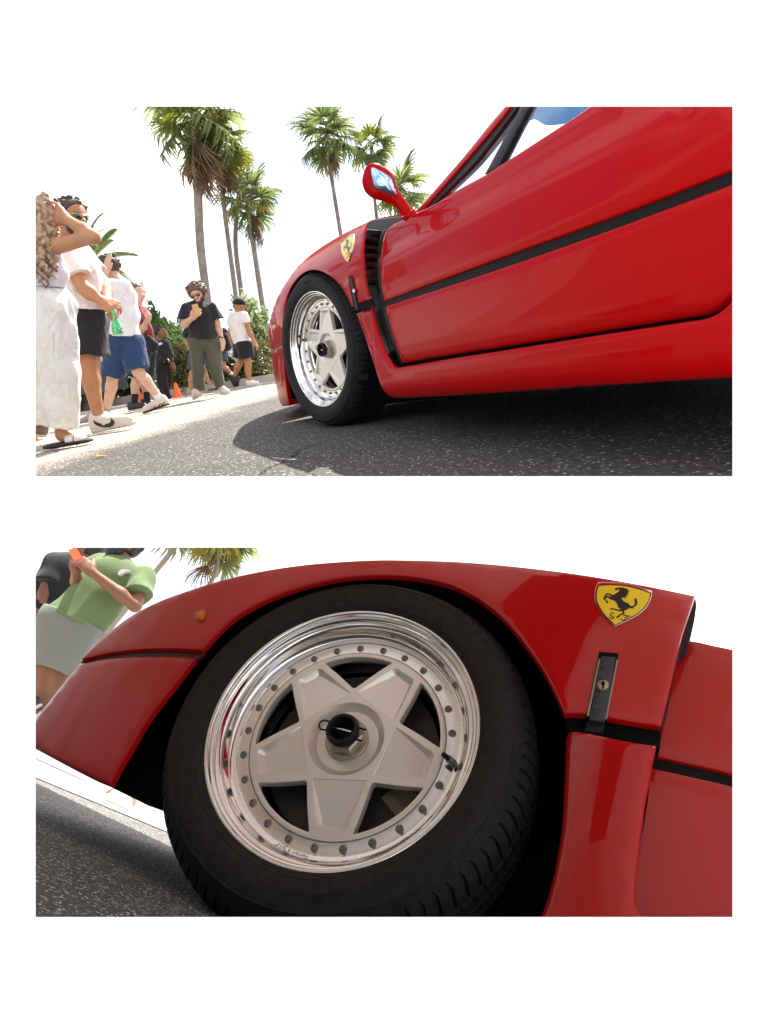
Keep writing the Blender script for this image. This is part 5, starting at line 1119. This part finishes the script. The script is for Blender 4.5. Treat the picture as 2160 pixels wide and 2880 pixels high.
V, F = sdf_mesh([cap(p.P(985, 1070, .05), p.P(965, 1110, .05), .04, .07), cap(p.P(1000, 1110, .05), p.P(1030, 1180, .05), .06, .05), cap(p.P(1030, 1180, .05), p.P(1045, 1210, .05), .03, .01)], .009, .02, wr=(.016, 40, 3)); mesh_obj('bag_film', G1.w(V), F, mat('clear_film', (.70, .74, .78), .15, trans=.5), pb)

# bystanders further off
p = Person(G1, cE, (570, 1762), 'bystander in white tee and jeans shorts behind the man in black shorts', dict(head=(590, 1262), neck=(580, 1330), shR=(545, 1375, -.05), shL=(590, 1375, .1), elR=(560, 1450, -.08), hip=(555, 1520), hipR=(545, 1530), hipL=(570, 1530), knR=(560, 1620), anR=(585, 1710), knL=(545, 1620, .05), anL=(560, 1705, .05)), (.8, -.5, 0), vox=.014, group=GX, ht=.9)
p.body(SK_BROWN); p.shirt('t_shirt', W_COOL, ((500, 1515), (620, 1515)), sleeve=.7); p.pants('shorts', SLATE, ((500, 1505), (640, 1505)), .7); p.hair(H_BLACK); p.shoe((560, 1730), (610, 1722), SHOE_GR, SOLE_W)
p = Person(G1, cE, (1015, 1640), 'bystander in pale blue top and slate trousers behind the youth in black', dict(head=(985, 1215), neck=(985, 1275), shR=(960, 1300, -.03), shL=(1015, 1300, .06), elR=(955, 1370), hip=(1000, 1440), hipR=(985, 1450), hipL=(1015, 1450), knR=(1005, 1540), anR=(1012, 1620), knL=(1020, 1540, .05), anL=(1025, 1620, .05)), (-.8, .5, 0), vox=.014, group=GX, ht=.92)
p.body(SK_PALE); p.shirt('top', PALEB, ((930, 1455), (1050, 1450)), sleeve=.8, ex=.03); p.pants('trousers', SLATE, ((930, 1435), (1060, 1435)), 1.9, (.11, .1, .08)); p.hair(H_BROWN); p.shoe((1000, 1642), (1045, 1636), SHOE_W, SOLE_W)
p = Person(G1, cE, (720, 1725), 'walker in grey trainers seen between the legs of the man in blue shorts', dict(head=(700, 1240), neck=(700, 1310), shR=(670, 1345, -.05), shL=(720, 1345, .1), hip=(715, 1500), hipR=(705, 1510), hipL=(725, 1510), knR=(712, 1600), anR=(728, 1695), toeR=(760, 1715), knL=(695, 1600, .06), anL=(690, 1690, .08)), (.8, .5, 0), vox=.014, group=GX, ht=.95)
p.body(SK_BROWN); p.shirt('top', GREYC, ((640, 1490), (780, 1490)), sleeve=.8); p.pants('shorts', SLATE, ((640, 1480), (780, 1480)), .7); p.hair(H_BLACK); p.shoe((695, 1732), (765, 1724), SHOE_GR, SOLE_W); p.shoe((665, 1725), (715, 1715), SHOE_GR, SOLE_W, dy=.1)

# lower street: two men behind the nose of the car
p = Person(G2, cV, (140, 2120), 'man in green tee and light shorts holding up an orange phone', dict(head=(1215, 20, .0), neck=(1150, 215), shR=(1440, 420, -.03), shL=(880, 250, .06), elR=(1340, 800, -.16), wrR=(770, 360, -.26), elL=(600, 560, .02), wrL=(560, 330, -.22), hip=(560, 960), hipR=(640, 1080), hipL=(400, 1000), knR=(330, 1700), knL=(160, 1640), anR=(190, 2220), anL=(20, 2150)), (-.72, -.6, -.1), vox=.0085, group='men behind the nose of the lower car', Y=4.6)
p.J['up'] = p.J['head'] + nz(p.J['neck'] - p.J['hip']) * .15
p.body(SK_MID, hands=[('R', nz(p.P(560, 140, -.26) - p.P(770, 360, -.26)), (.2, .6, -.2), .7, 1, 0), ('L', nz(p.P(570, 150, -.2) - p.P(560, 330, -.22)), (.3, -.4, 0), .7, -1, 0)], bulk=1.02, finger=1.1)
p.shirt('t_shirt', GREEN, ((215, 870), (930, 1235)), sleeve=.68, ex=.024, bulk=1.12, wr=(.012, 12, 41), sl_ex=.05, extra=[cap(p.P(1050, 480), p.P(650, 950), .185, .18, (0, 1, 0), .7)])
p.pants('shorts', STONE, ((180, 800), (990, 1180)), .95, (.150, .135, .12), wr=(.009, 11, 43)); p.hair(H_BLACK, n=20); p.beard(H_BLACK)
p.shoe((10, 2160), (150, 2100), SHOE_BK, SOLE_W, dy=-.1)
f0 = p.P(560, 130, -.30); up_ = nz(p.P(540, 60, -.30) - p.P(640, 230, -.30)); rt_ = nz(np.cross(up_, (0, 1, 0)))
ph = thing('phone', G2.w(f0), 'orange phone held up by the man in green tee', 'phone')
V, F = box(G2.w(f0), (rt_ * .026 * S2SC) @ G2.A, (np.array([0, .005, 0]) * S2SC) @ G2.A, (up_ * .042 * S2SC) @ G2.A); mesh_obj('phone_case', V, F, mat('orange_case', (.85, .20, .08), .35), ph, smooth=False)
plate('back_print', G2, p.Y - .165, cV([(1110, 380), (1160, 330), (1240, 330), (1270, 350), (1215, 358), (1130, 400)]), W_TEE, p.root, t=.06)
p = Person(G2, cV, (100, 2160), 'man in black tee with his arm hanging down beside the man in green', dict(head=(800, 70, .0), neck=(640, 150), shL=(300, 240, -.05), shR=(760, 330, .1), elL=(150, 640, -.08), wrL=(60, 1080, -.1), hip=(150, 900, .1), hipL=(60, 930), hipR=(220, 980)), (.3, .8, .2), vox=.0095, group='men behind the nose of the lower car', Y=5.2)
p.J['up'] = p.J['head'] + nz(p.J['neck'] - p.J['hip']) * .15
p.body(SK_DEEP, hands=[('L', (-.1, -.1, -.9), (.5, .3, 0), .5, 1, 0)], legs=False, bulk=1.0); p.shirt('t_shirt', BLK, ((-100, 780), (420, 1050)), sleeve=.66, ex=.024, bulk=1.1, arms='LR', sl_ex=.05, extra=[cap(p.P(420, 400, .02), p.P(180, 850, .06), .17, .17, (0, 1, 0), .75)]); p.hair(H_BLACK, n=20)
# ------------------------------------------------------------------ palms, hedges, kerb, cones and small things
def leafmat(name, c1, c2, tr=.45, rough=.45):
    m = bpy.data.materials.new(name); m.use_nodes = True; t = m.node_tree; b = t.nodes['Principled BSDF']; o = t.nodes['Material Output']
    tcn = t.nodes.new('ShaderNodeTexCoord'); n = t.nodes.new('ShaderNodeTexNoise'); n.inputs['Scale'].default_value = 2.2; n.inputs['Detail'].default_value = 4; oi = t.nodes.new('ShaderNodeObjectInfo')
    ad = t.nodes.new('ShaderNodeVectorMath'); t.links.new(tcn.outputs['Object'], ad.inputs[0]); t.links.new(oi.outputs['Random'], ad.inputs[1]); t.links.new(ad.outputs[0], n.inputs['Vector'])
    a_ = t.nodes.new('ShaderNodeMath'); a_.operation = 'ADD'; t.links.new(n.outputs['Fac'], a_.inputs[0]); m2 = t.nodes.new('ShaderNodeMath'); m2.operation = 'MULTIPLY_ADD'; t.links.new(oi.outputs['Random'], m2.inputs[0]); m2.inputs[1].default_value = .5; m2.inputs[2].default_value = -.25; t.links.new(m2.outputs[0], a_.inputs[1])
    r = t.nodes.new('ShaderNodeMapRange'); r.inputs[1].default_value = .3; r.inputs[2].default_value = .7; t.links.new(a_.outputs[0], r.inputs[0])
    x = t.nodes.new('ShaderNodeMix'); x.data_type = 'RGBA'; x.inputs[6].default_value = (*c1, 1); x.inputs[7].default_value = (*c2, 1); t.links.new(r.outputs[0], x.inputs[0]); t.links.new(x.outputs[2], b.inputs['Base Color'])
    b.inputs['Roughness'].default_value = rough; b.inputs['Specular IOR Level'].default_value = .4
    tl = t.nodes.new('ShaderNodeBsdfTranslucent'); t.links.new(x.outputs[2], tl.inputs[0]); ms_ = t.nodes.new('ShaderNodeMixShader'); ms_.inputs[0].default_value = tr
    t.links.new(b.outputs[0], ms_.inputs[1]); t.links.new(tl.outputs[0], ms_.inputs[2]); t.links.new(ms_.outputs[0], o.inputs[0]); return m
L_GREEN = leafmat('palm_green', (.12, .17, .055), (.29, .34, .13), .55); L_YEL = leafmat('palm_yellow_green', (.20, .24, .035), (.40, .33, .06)); L_DEAD = leafmat('palm_dead_frond', (.20, .13, .07), (.34, .24, .14), .3, .8)
L_BUSH = leafmat('bush_green', (.08, .15, .04), (.17, .24, .075)); L_PALE = leafmat('pale_bush', (.20, .28, .12), (.32, .37, .18)); L_HEDGE = leafmat('hedge_olive', (.13, .13, .045), (.24, .20, .085), .35); L_DARK = leafmat('dark_bush', (.03, .06, .02), (.07, .11, .035))
TRUNK = mat('palm_bark', (.24, .20, .165), .9, noise=(9, 5, .35, .65), col2=(.36, .31, .26), bump=(24, .8, .03)); TRUNK2 = mat('brown_boots', (.16, .09, .05), .9, noise=(14, 4, .35, .65), col2=(.30, .19, .11), bump=(30, .9, .03)); WOOD = mat('twig_wood', (.10, .075, .05), .9)
def fan_frond(seed, droop=.5, nseg=26, spread=122, wid=.056):
    r = np.random.default_rng(seed); V = []; F = []
    # stalk along +x, blade beyond it
    Lp = .62; c = np.array([(0, 0, 0), (Lp * .5, 0, -.02), (Lp, 0, -.10)])
    tv, tf = tube(c, [.022, .016, .012], 5); V += list(tv); F += [tuple(f) for f in tf]
    for i in range(nseg):
        a = math.radians(-spread + 2 * spread * i / (nseg - 1) + r.uniform(-4, 4)); L = (.86 + .14 * math.cos(a * .7)) * r.uniform(.88, 1.08)
        d = np.array([math.cos(a), math.sin(a), 0]); s = np.array([-d[1], d[0], 0]); o = np.array([Lp, 0, -.10])
        dr = droop * r.uniform(.7, 1.4)
        w = wid
        pts = [o + d * .04, o + d * L * .35 + [0, 0, .02], o + d * L * .68 + [0, 0, -.06 * dr], o + d * (L * (1 - .22 * dr)) + [0, 0, -.36 * dr]]
        ws = [.008, w * .85, w * .6, .004]; k = len(V)
        for p_, w_ in zip(pts, ws): V += [p_ - s * w_ + [0, 0, .012], p_ + [0, 0, -.012], p_ + s * w_ + [0, 0, .012]]
        for j in range(3):
            b = k + j * 3; F += [(b, b + 1, b + 4, b + 3), (b + 1, b + 2, b + 5, b + 4)]
        if r.random() < .6:                                      # split hanging tip thread
            q = pts[3]; k = len(V); V += [q, q + s * .014, q + d * .03 + [0, 0, -.22 * dr]]; F.append((k, k + 1, k + 2))
    me = []
    return np.array(V), F
def mesh_data(name, V, F, m):
    me = bpy.data.meshes.new(name); me.from_pydata(np.asarray(V).tolist(), [], [list(map(int, f)) for f in F]); me.update(); me.materials.append(m); return me
FR = [mesh_data('frond', *fan_frond(1, .35), L_GREEN), mesh_data('frond', *fan_frond(2, .6), L_GREEN), mesh_data('frond', *fan_frond(3, .9), L_GREEN)]
FRY = [mesh_data('frond', *fan_frond(4, .5), L_YEL), mesh_data('frond', *fan_frond(5, .9), L_YEL)]
FRD = [mesh_data('dead_frond', *fan_frond(6, .5, 15, 46, .03), L_DEAD), mesh_data('dead_frond', *fan_frond(7, .4, 15, 38, .028), L_DEAD)]
def palm(trunk, rtop, rbase, crown_r, nfr, label, cf=cG, Y=17, GF=G1, seed=0, dead=6, yellow=.15, low=-.75, top=None, boots=0.0):
    r = np.random.default_rng(seed)
    P = [on_plane(GF, *cf([q])[0][:2], Y) for q in trunk]       # from the crown down
    bl = P[-1]; d = nz(P[-1] - P[-2]) if len(P) > 1 else np.array([0, 0, -1.])
    if bl[2] > 0: P.append(bl + d * (bl[2] / max(.2, -d[2])))
    P = P[::-1]; base = P[0]
    root = thing('palm_tree', GF.w(base), label, 'palm tree', 'fan palms along the street' if GF is G1 else None)
    pts = spline_open(np.array(P), 26); n = len(pts)
    rad = np.linspace(rbase, rtop, n) * (1 + .04 * np.sin(np.arange(n) * 2.1)); V, F = tube([GF.w(q) for q in pts], rad * GF.sc, 10); mesh_obj('trunk', V, F, TRUNK, root)
    C0 = P[-1]
    if boots > 0:
        a = pts[int(n * (1 - boots))]; V, F = tube([GF.w(q) for q in pts[int(n * (1 - boots)):]], np.linspace(rtop * 1.1, rtop * 1.5, n - int(n * (1 - boots))) * GF.sc, 9); mesh_obj('brown_crownshaft', V, F, TRUNK2, root)
    def put(me, az, el, sc, off=0.0, name='frond'):
        o = bpy.data.objects.new(name, me); COL.objects.link(o); o.parent = root
        x = np.array([math.cos(az) * math.cos(el), math.sin(az) * math.cos(el), math.sin(el)]); z = nz(np.array([0, 0, 1.]) - x[2] * x + 1e-6); y = np.cross(z, x)
        tw = r.uniform(-.5, .5); y2 = y * math.cos(tw) + z * math.sin(tw); z2 = -y * math.sin(tw) + z * math.cos(tw)
        R = np.array([x, y2, z2]) @ GF.A if GF is not G1 else np.array([x, y2, z2])
        m = np.eye(4); m[:3, 0], m[:3, 1], m[:3, 2] = R[0] * sc * GF.sc, R[1] * sc * GF.sc, R[2] * sc * GF.sc
        m[:3, 3] = GF.w(C0 + np.array([0, 0, off])) - GF.w(base)
        o.matrix_basis = Matrix(m.tolist()); return o
    for i in range(nfr):
        t = (i + .5) / nfr; el = math.asin(max(-1, min(1, 1 - t * (1 - low)))) ; az = i * 2.39996 + r.uniform(-.3, .3)
        k = 0 if el > .5 else (1 if el > -.1 else 2)
        me = FRY[int(r.integers(2))] if r.random() < yellow else FR[k]
        put(me, az, el, crown_r / 1.62 * r.uniform(.88, 1.12), r.uniform(-.12, .1))
    for i in range(dead): put(FRD[i % 2], r.uniform(0, 6.28), r.uniform(-1.53, -1.22), crown_r / 1.62 * r.uniform(.75, 1.15), r.uniform(-.35, .05), 'dead_frond')
    return root
def spline_open(P, n):
    P = np.asarray(P); t = np.linspace(0, len(P) - 1, n); i = np.minimum(t.astype(int), len(P) - 2); f = (t - i)[:, None]
    p0 = P[np.maximum(i - 1, 0)]; p1 = P[i]; p2 = P[i + 1]; p3 = P[np.minimum(i + 2, len(P) - 1)]
    return .5 * (2 * p1 + (p2 - p0) * f + (2 * p0 - 5 * p1 + 4 * p2 - p3) * f ** 2 + (3 * p1 - p0 - 3 * p2 + p3) * f ** 3)
palm([(320, 40), (322, 200), (330, 320), (350, 752), (390, 1050)], .062, .088, 1.42, 15, 'tallest fan palm with thick grey trunk, its crown cut by the top edge', Y=15.5, seed=1, dead=14, low=-.95, yellow=.08)
palm([(455, 215), (466, 345), (482, 560), (508, 760), (548, 1060)], .042, .056, 0.88, 12, 'fan palm with yellowing crown and brown dead skirt close to the tallest palm', Y=16.2, seed=2, dead=9, yellow=.65, low=-.9, boots=.35)
palm([(575, 370), (560, 520), (545, 760), (580, 1060)], .045, .065, 0.66, 10, 'yellow-green fan palm crown between two palm trunks left of centre', Y=17.2, seed=3, dead=2, yellow=.6)
palm([(610, 520), (620, 640), (640, 760), (716, 1260)], .048, .066, 0.88, 13, 'shorter fan palm with dark slim trunk nearest the red nose', Y=16.6, seed=4, dead=5, yellow=.15, low=-.85)
palm([(358, 330), (352, 420), (365, 760), (398, 1050)], .045, .06, .6, 10, 'small fan palm crown peeping out behind the tallest trunk', Y=17.8, seed=5, dead=1)
palm([(1040, 170), (1050, 310), (1068, 420), (1115, 710), (1180, 1100)], .038, .054, 0.98, 15, 'tall slim fan palm above the yellow badge', Y=17.0, seed=6, dead=3, yellow=.06, low=-.85, boots=.12)
palm([(1283, 225), (1284, 320), (1310, 620), (1370, 1100)], .034, .048, .76, 12, 'fan palm directly behind the door mirror', Y=17.4, seed=7, dead=3, yellow=.28, low=-.85, boots=.15)
palm([(1440, 460), (1440, 560), (1470, 800)], .045, .06, .9, 14, 'fan palm half hidden between door mirror and windscreen pillar', Y=16.8, seed=8, dead=2, yellow=.08, low=-.85)
# feather palm far left
def feather(seed):
    r = np.random.default_rng(seed); V = []; F = []
    ax = lambda t: np.array([1.5 * t, 0, .55 * t - .95 * t * t])
    for i in range(34):
        t = .12 + .88 * i / 33; p_ = ax(t); L = .42 * math.sin(math.pi * min(1, .15 + t * .8)) + .08
        for s_ in (-1, 1):
            d = nz(np.array([.55, s_ * .8, -.35])); k = len(V); V += [p_, p_ + d * L * .5 + [.018, 0, .012], p_ + d * L + [0, 0, -.06], p_ + d * L * .5 - [.018, 0, 0]]; F.append((k, k + 1, k + 2, k + 3))
    tv, tf = tube([ax(t) for t in np.linspace(0, 1, 8)], np.linspace(.02, .005, 8), 5); k = len(V); V += list(tv); F += [tuple(x + k for x in f) for f in tf]
    return np.array(V), F
FRP = mesh_data('frond', *feather(1), L_GREEN)
FR_, FR[:] = list(FR), [FRP] * 3
palm([(455, 560), (450, 640), (440, 1700)], .07, .09, .85, 18, 'feather palm with arching fronds behind the man in sunglasses', cf=cE, Y=13.5, seed=9, dead=0, yellow=0, low=-.3)
FR[:] = FR_
# palms of the lower street
palm([(900, -20), (880, 60), (860, 150), (760, 300)], .042, .05, 1.0, 18, 'fan palm above the red nose of the lower car', cf=cP, Y=15, GF=G2, seed=11, dead=2, yellow=.3, low=-.8)
palm([(760, -110), (670, 20), (570, 145), (470, 270)], .055, .065, 1.3, 16, 'bare leaning palm trunk behind the man in green tee', cf=cP, Y=15, GF=G2, seed=12, dead=0, yellow=.2, low=-.5)

def leaf_cloud(name, GF, cen, size, n, leaf, mat_, root, seed, rough=.35, box_=False):
    r = np.random.default_rng(seed)
    cen = np.asarray(cen, float); size = np.asarray(size, float)
    # clumps inside the volume, leaves inside the clumps
    nc = max(10, n // 60); cl = r.normal(size=(nc, 3)); cl /= np.linalg.norm(cl, axis=1)[:, None]; cl *= r.uniform(.25, 1, (nc, 1)) ** .5
    if box_: cl = r.uniform(-1, 1, (nc, 3)); cl[:, 2] = np.abs(cl[:, 2]) ** .7 * np.sign(cl[:, 2])
    i = r.integers(0, nc, n); P = cen + (cl[i] + r.normal(size=(n, 3)) * .16) * size
    P = P[P[:, 2] > .02]; n = len(P)
    a = r.normal(size=(n, 3)); a /= np.linalg.norm(a, axis=1)[:, None]; b = np.cross(a, r.normal(size=(n, 3))); b /= np.linalg.norm(b, axis=1)[:, None]
    L = leaf * r.uniform(.6, 1.3, (n, 1)); W = L * .42
    V = np.stack([P - a * L, P + b * W, P + a * L, P - b * W], 1).reshape(-1, 3); F = np.arange(n * 4).reshape(n, 4)
    o = mesh_obj(name, GF.w(V), F, mat_, root, smooth=False); o['kind'] = 'stuff'; return o
def shrub(name, cf, rect, Y, label, cat, mat_, n, leaf, depth=.8, seed=0, box_=False, group=None, to_ground=True, stems=4):
    x0, y0, x1, y1 = rect; A = on_plane(G1, *cf([(x0, y0)])[0][:2], Y); B = on_plane(G1, *cf([(x1, y1)])[0][:2], Y)
    zt = max(A[2], B[2]); zb = 0.0 if to_ground else max(0, min(A[2], B[2])); cx = (A[0] + B[0]) / 2; w = abs(B[0] - A[0]) / 2
    root = thing(name, (cx, Y, 0), label, cat, group)
    leaf_cloud('foliage', G1, (cx, Y, (zt + zb) / 2), (w, depth, (zt - zb) / 2), n, leaf, mat_, root, seed, box_=box_)
    r = np.random.default_rng(seed + 50)
    for k in range(stems):
        e = np.array([cx + r.uniform(-.6, .6) * w, Y + r.uniform(-.4, .4) * depth, zb + (zt - zb) * r.uniform(.5, .8)]); V, F = tube([(cx + r.uniform(-.3, .3) * w, Y, 0), lerp((cx, Y, 0), e, .5) + r.normal(size=3) * .05, e], [.05, .035, .012], 6); mesh_obj('stem', V, F, WOOD, root)
    return root
shrub('bush', cF, (-60, 560, 180, 1300), 15.6, 'rounded green tree bush behind the youth in black', 'bush', L_BUSH, 5200, .075, 1.2, 1)
shrub('bush', cF, (130, 760, 380, 1300), 16.2, 'lower green bush right of the rounded tree bush', 'bush', L_BUSH, 3200, .07, 1.0, 2)
shrub('hedge', cF, (110, 1075, 460, 1500), 14.6, 'clipped olive brown hedge behind the man with the phone', 'hedge', L_HEDGE, 4200, .05, .5, 3, True)
shrub('hedge', cF, (450, 1180, 900, 1500), 15.0, 'clipped hedge seen between legs of the walkers', 'hedge', L_HEDGE, 4200, .05, .5, 4, True)
shrub('hedge', cF, (820, 960, 1490, 1430), 15.0, 'olive hedge behind the man in the cap, up to the red nose', 'hedge', L_HEDGE, 7500, .05, .6, 5, True)
shrub('bush', cF, (990, 370, 1290, 1000), 16.4, 'tall pale leafy shrub behind the man in the cap', 'bush', L_PALE, 2600, .075, 1.0, 6, to_ground=False)
shrub('bush', cF, (1180, 440, 1500, 1000), 16.0, 'pale leafy shrub behind the palm trunk nearest the red nose', 'bush', L_PALE, 2400, .075, 1.0, 7, to_ground=False)
shrub('bush', cE, (300, 1180, 640, 1760), 14.8, 'dark bush behind the man in black shorts', 'bush', L_DARK, 3600, .075, .8, 8)
shrub('bush', cE, (620, 1330, 960, 1640), 16.0, 'dark low bush seen under the blue shorts', 'bush', L_DARK, 3200, .07, .8, 9)
shrub('bush', cE, (-120, 1240, 300, 1760), 15.4, 'dark bush at the left edge behind the woman', 'bush', L_DARK, 3200, .075, .8, 10)
# kerb
M_KERB = mat('kerb_concrete', (.42, .39, .35), .9, noise=(6, 4, .35, .65), col2=(.52, .49, .45), bump=(40, .4, .01))
kb = thing('kerb', (-2, 14.1, 0), 'pale concrete kerb of separate stones along the hedge', 'kerb')
kerb_me = None
for i in range(13):
    x = -8.6 + i * 1.0
    V, F = box((x + .5, 14.1 + .02 * math.sin(i * 2.3), .07), (.492, 0, 0), (0, .09, 0), (0, 0, .075)); mesh_obj('kerb_stone', V, F, M_KERB, kb, smooth=False)
M_SOIL = mat('mulch_soil', (.12, .085, .055), .95, noise=(12, 5, .35, .65), col2=(.22, .17, .11))
V, F = box((-3, 16.35, .03), (9.5, 0, 0), (0, 2.14, 0), (0, 0, .045)); tag(mesh_obj('planting_bed', V, F, M_SOIL, None, smooth=False), 'strip of bare soil behind the kerb', kind='structure')
# cones
M_CONE = mat('cone_orange', (.85, .13, .03), .5)
def cone(cf, foot, label, sc=1.0):
    g = ground1(*[np.array(c) for c in cf([foot])[0][:2]]); t = thing('traffic_cone', g, label, 'traffic cone', 'orange cones in the street')
    fr = Frame(g, (1, 0, 0), (0, 1, 0), (0, 0, 1), sc)
    V, F = lathe([(.125, .03), (.12, .05), (.045, .44), (.035, .455), (.028, .45), (.028, .40)], 24, fr); mesh_obj('cone_body', V, F, M_CONE, t, sharp=50)
    V, F = box(fr.w((0, 0, .016)), np.array([.17, 0, 0]) * sc, np.array([0, .17, 0]) * sc, np.array([0, 0, .015]) * sc); mesh_obj('base', V, F, M_CONE, t, smooth=False)
cone(cF, (240, 1698), 'orange cone beside the olive trousers', .58); cone(cF, (365, 1610), 'orange cone half hidden by the bare leg of a walker', .55); cone(cE, (890, 1725), 'orange cone between black socks of the person in maroon', .6); cone(cE, (25, 2040), 'orange cone at the left edge behind the white trousers', .25)
# parked car glimpsed between legs
pc = thing('parked_car', (*on_plane(G1, *cE([(760, 1660)])[0][:2], 13.6)[:2], 0), 'dark parked car glimpsed between legs at far left', 'car'); pc.location.x -= 2.3; bx = np.array(pc.location)
M_DK = mat('dark_car_paint', (.03, .035, .045), .3, coat=1)
mbp = [( -2.1, .28), (-2.15, .62), (-1.9, .78), (-1.1, .88), (-.5, 1.28), (.9, 1.30), (1.6, .92), (2.1, .85), (2.15, .30)]
n = len(mbp); V = [(x, -.8 + .1 * (z > .9), z) for x, z in mbp] + [(x, .8 - .1 * (z > .9), z) for x, z in mbp]; F = [list(range(n)), list(range(n, 2 * n))[::-1]] + [(i, i + n, (i + 1) % n + n, (i + 1) % n) for i in range(n)]
mesh_obj('body', np.array(V) + bx, F, M_DK, pc, smooth=False)
V, F = box(bx + [.1, -.735, 1.06], (.75, 0, 0), (0, .012, 0), (0, 0, .14)); mesh_obj('side_window', V, F, mat('car_glass', (.25, .32, .38), .05, coat=1), pc, smooth=False)
for x in (-1.35, 1.35):
    V, F = lathe([(0, .0), (.2, .0), (.31, -.01), (.31, -.2), (0, -.2)], 24, Frame(bx + [x, -.815, .31], (1, 0, 0), (0, 0, 1), (0, -1, 0))); mesh_obj('wheel', V, F, M_RUB, pc, sharp=30)
V, F = box(bx + [-1.9, -.79, .68], (.16, 0, 0), (0, .02, 0), (0, 0, .06)); mesh_obj('headlight', V, F, M_STEEL, pc, smooth=False)
# cracks and fallen leaves
M_CRACK = mat('crack_tar', (.012, .012, .012), .9)
def crack(P, w=.006, seed=0):
    r = np.random.default_rng(seed); G = [ground1(np.array(float(a)), np.array(float(b))) for a, b in P]; pts = spline_open(np.array(G), 40); pts[1:-1, :2] += r.normal(size=(38, 2)) * .006
    V = []; F = []
    for i, q in enumerate(pts):
        d = nz(pts[min(i + 1, 39)] - pts[max(i - 1, 0)]); s_ = np.array([-d[1], d[0], 0]); ww = w * r.uniform(.3, 1.2); V += [q + s_ * ww + [0, 0, .004], q - s_ * ww + [0, 0, .004]]
    F = [(2 * i, 2 * i + 1, 2 * i + 3, 2 * i + 2) for i in range(39)]; return np.array(V), F
for k, P in enumerate([cH([(1050, 420), (1120, 380), (1200, 340), (1230, 310), (1300, 280)]), cH([(640, 340), (720, 330), (780, 322), (850, 312), (930, 315)]), cH([(760, 282), (840, 282), (960, 296), (1060, 290)])]):
    V, F = crack(P, .0025 if k else .004, k); tag(mesh_obj('road_crack', V, F, M_CRACK, None, smooth=False), 'dark crack in the asphalt near the car shadow', kind='structure')
M_LEAF = leafmat('dry_leaf_brown', (.30, .17, .04), (.45, .30, .08), .3)
r_ = np.random.default_rng(3)
for k, (x, y) in enumerate([(300, 345), (318, 338), (332, 334), (322, 343), (340, 328)]):
    g = ground1(*[np.array(c) for c in cH([(x, y)])[0][:2]]); a = r_.uniform(0, 6.28); d = np.array([math.cos(a), math.sin(a), 0]); s_ = np.array([-d[1], d[0], 0])
    V = np.array([g - d * .035, g + s_ * .012 + [0, 0, .006], g + [0, 0, .003], g - s_ * .012 + [0, 0, .009], g + d * .035 + [0, 0, .012]]) + [0, 0, .005]
    tag(mesh_obj('dry_leaf', V, [(0, 2, 1), (0, 3, 2), (1, 2, 4), (2, 3, 4)], M_LEAF), 'dry leaf, ' + ['leftmost', 'second from left', 'topmost', 'lowest', 'rightmost'][k] + ' of the small litter patch on the asphalt at lower left', 'leaf', 'dry leaves on the asphalt')
g = G2.l(ground2(*[np.array(c) for c in cR([(400, 362)])[0][:2]])); arcp = [(math.cos(t) * .05, 0, .012 + .035 * math.sin(t)) for t in np.linspace(.1, 3.0, 9)]
V = []; 
for x, y, z in arcp: V += [g + [x * 1.25, -.045, z * 1.35], g + [x * 1.25, .045, z * 1.35 + .006]]
tag(mesh_obj('fallen_leaf', G2.w(np.array(V)), [(2 * i, 2 * i + 1, 2 * i + 3, 2 * i + 2) for i in range(8)], leafmat('yellow_leaf', (.26, .11, .008), (.36, .17, .015), .15)), 'curled yellow leaf on the bright strip of asphalt before the big tyre', 'leaf')
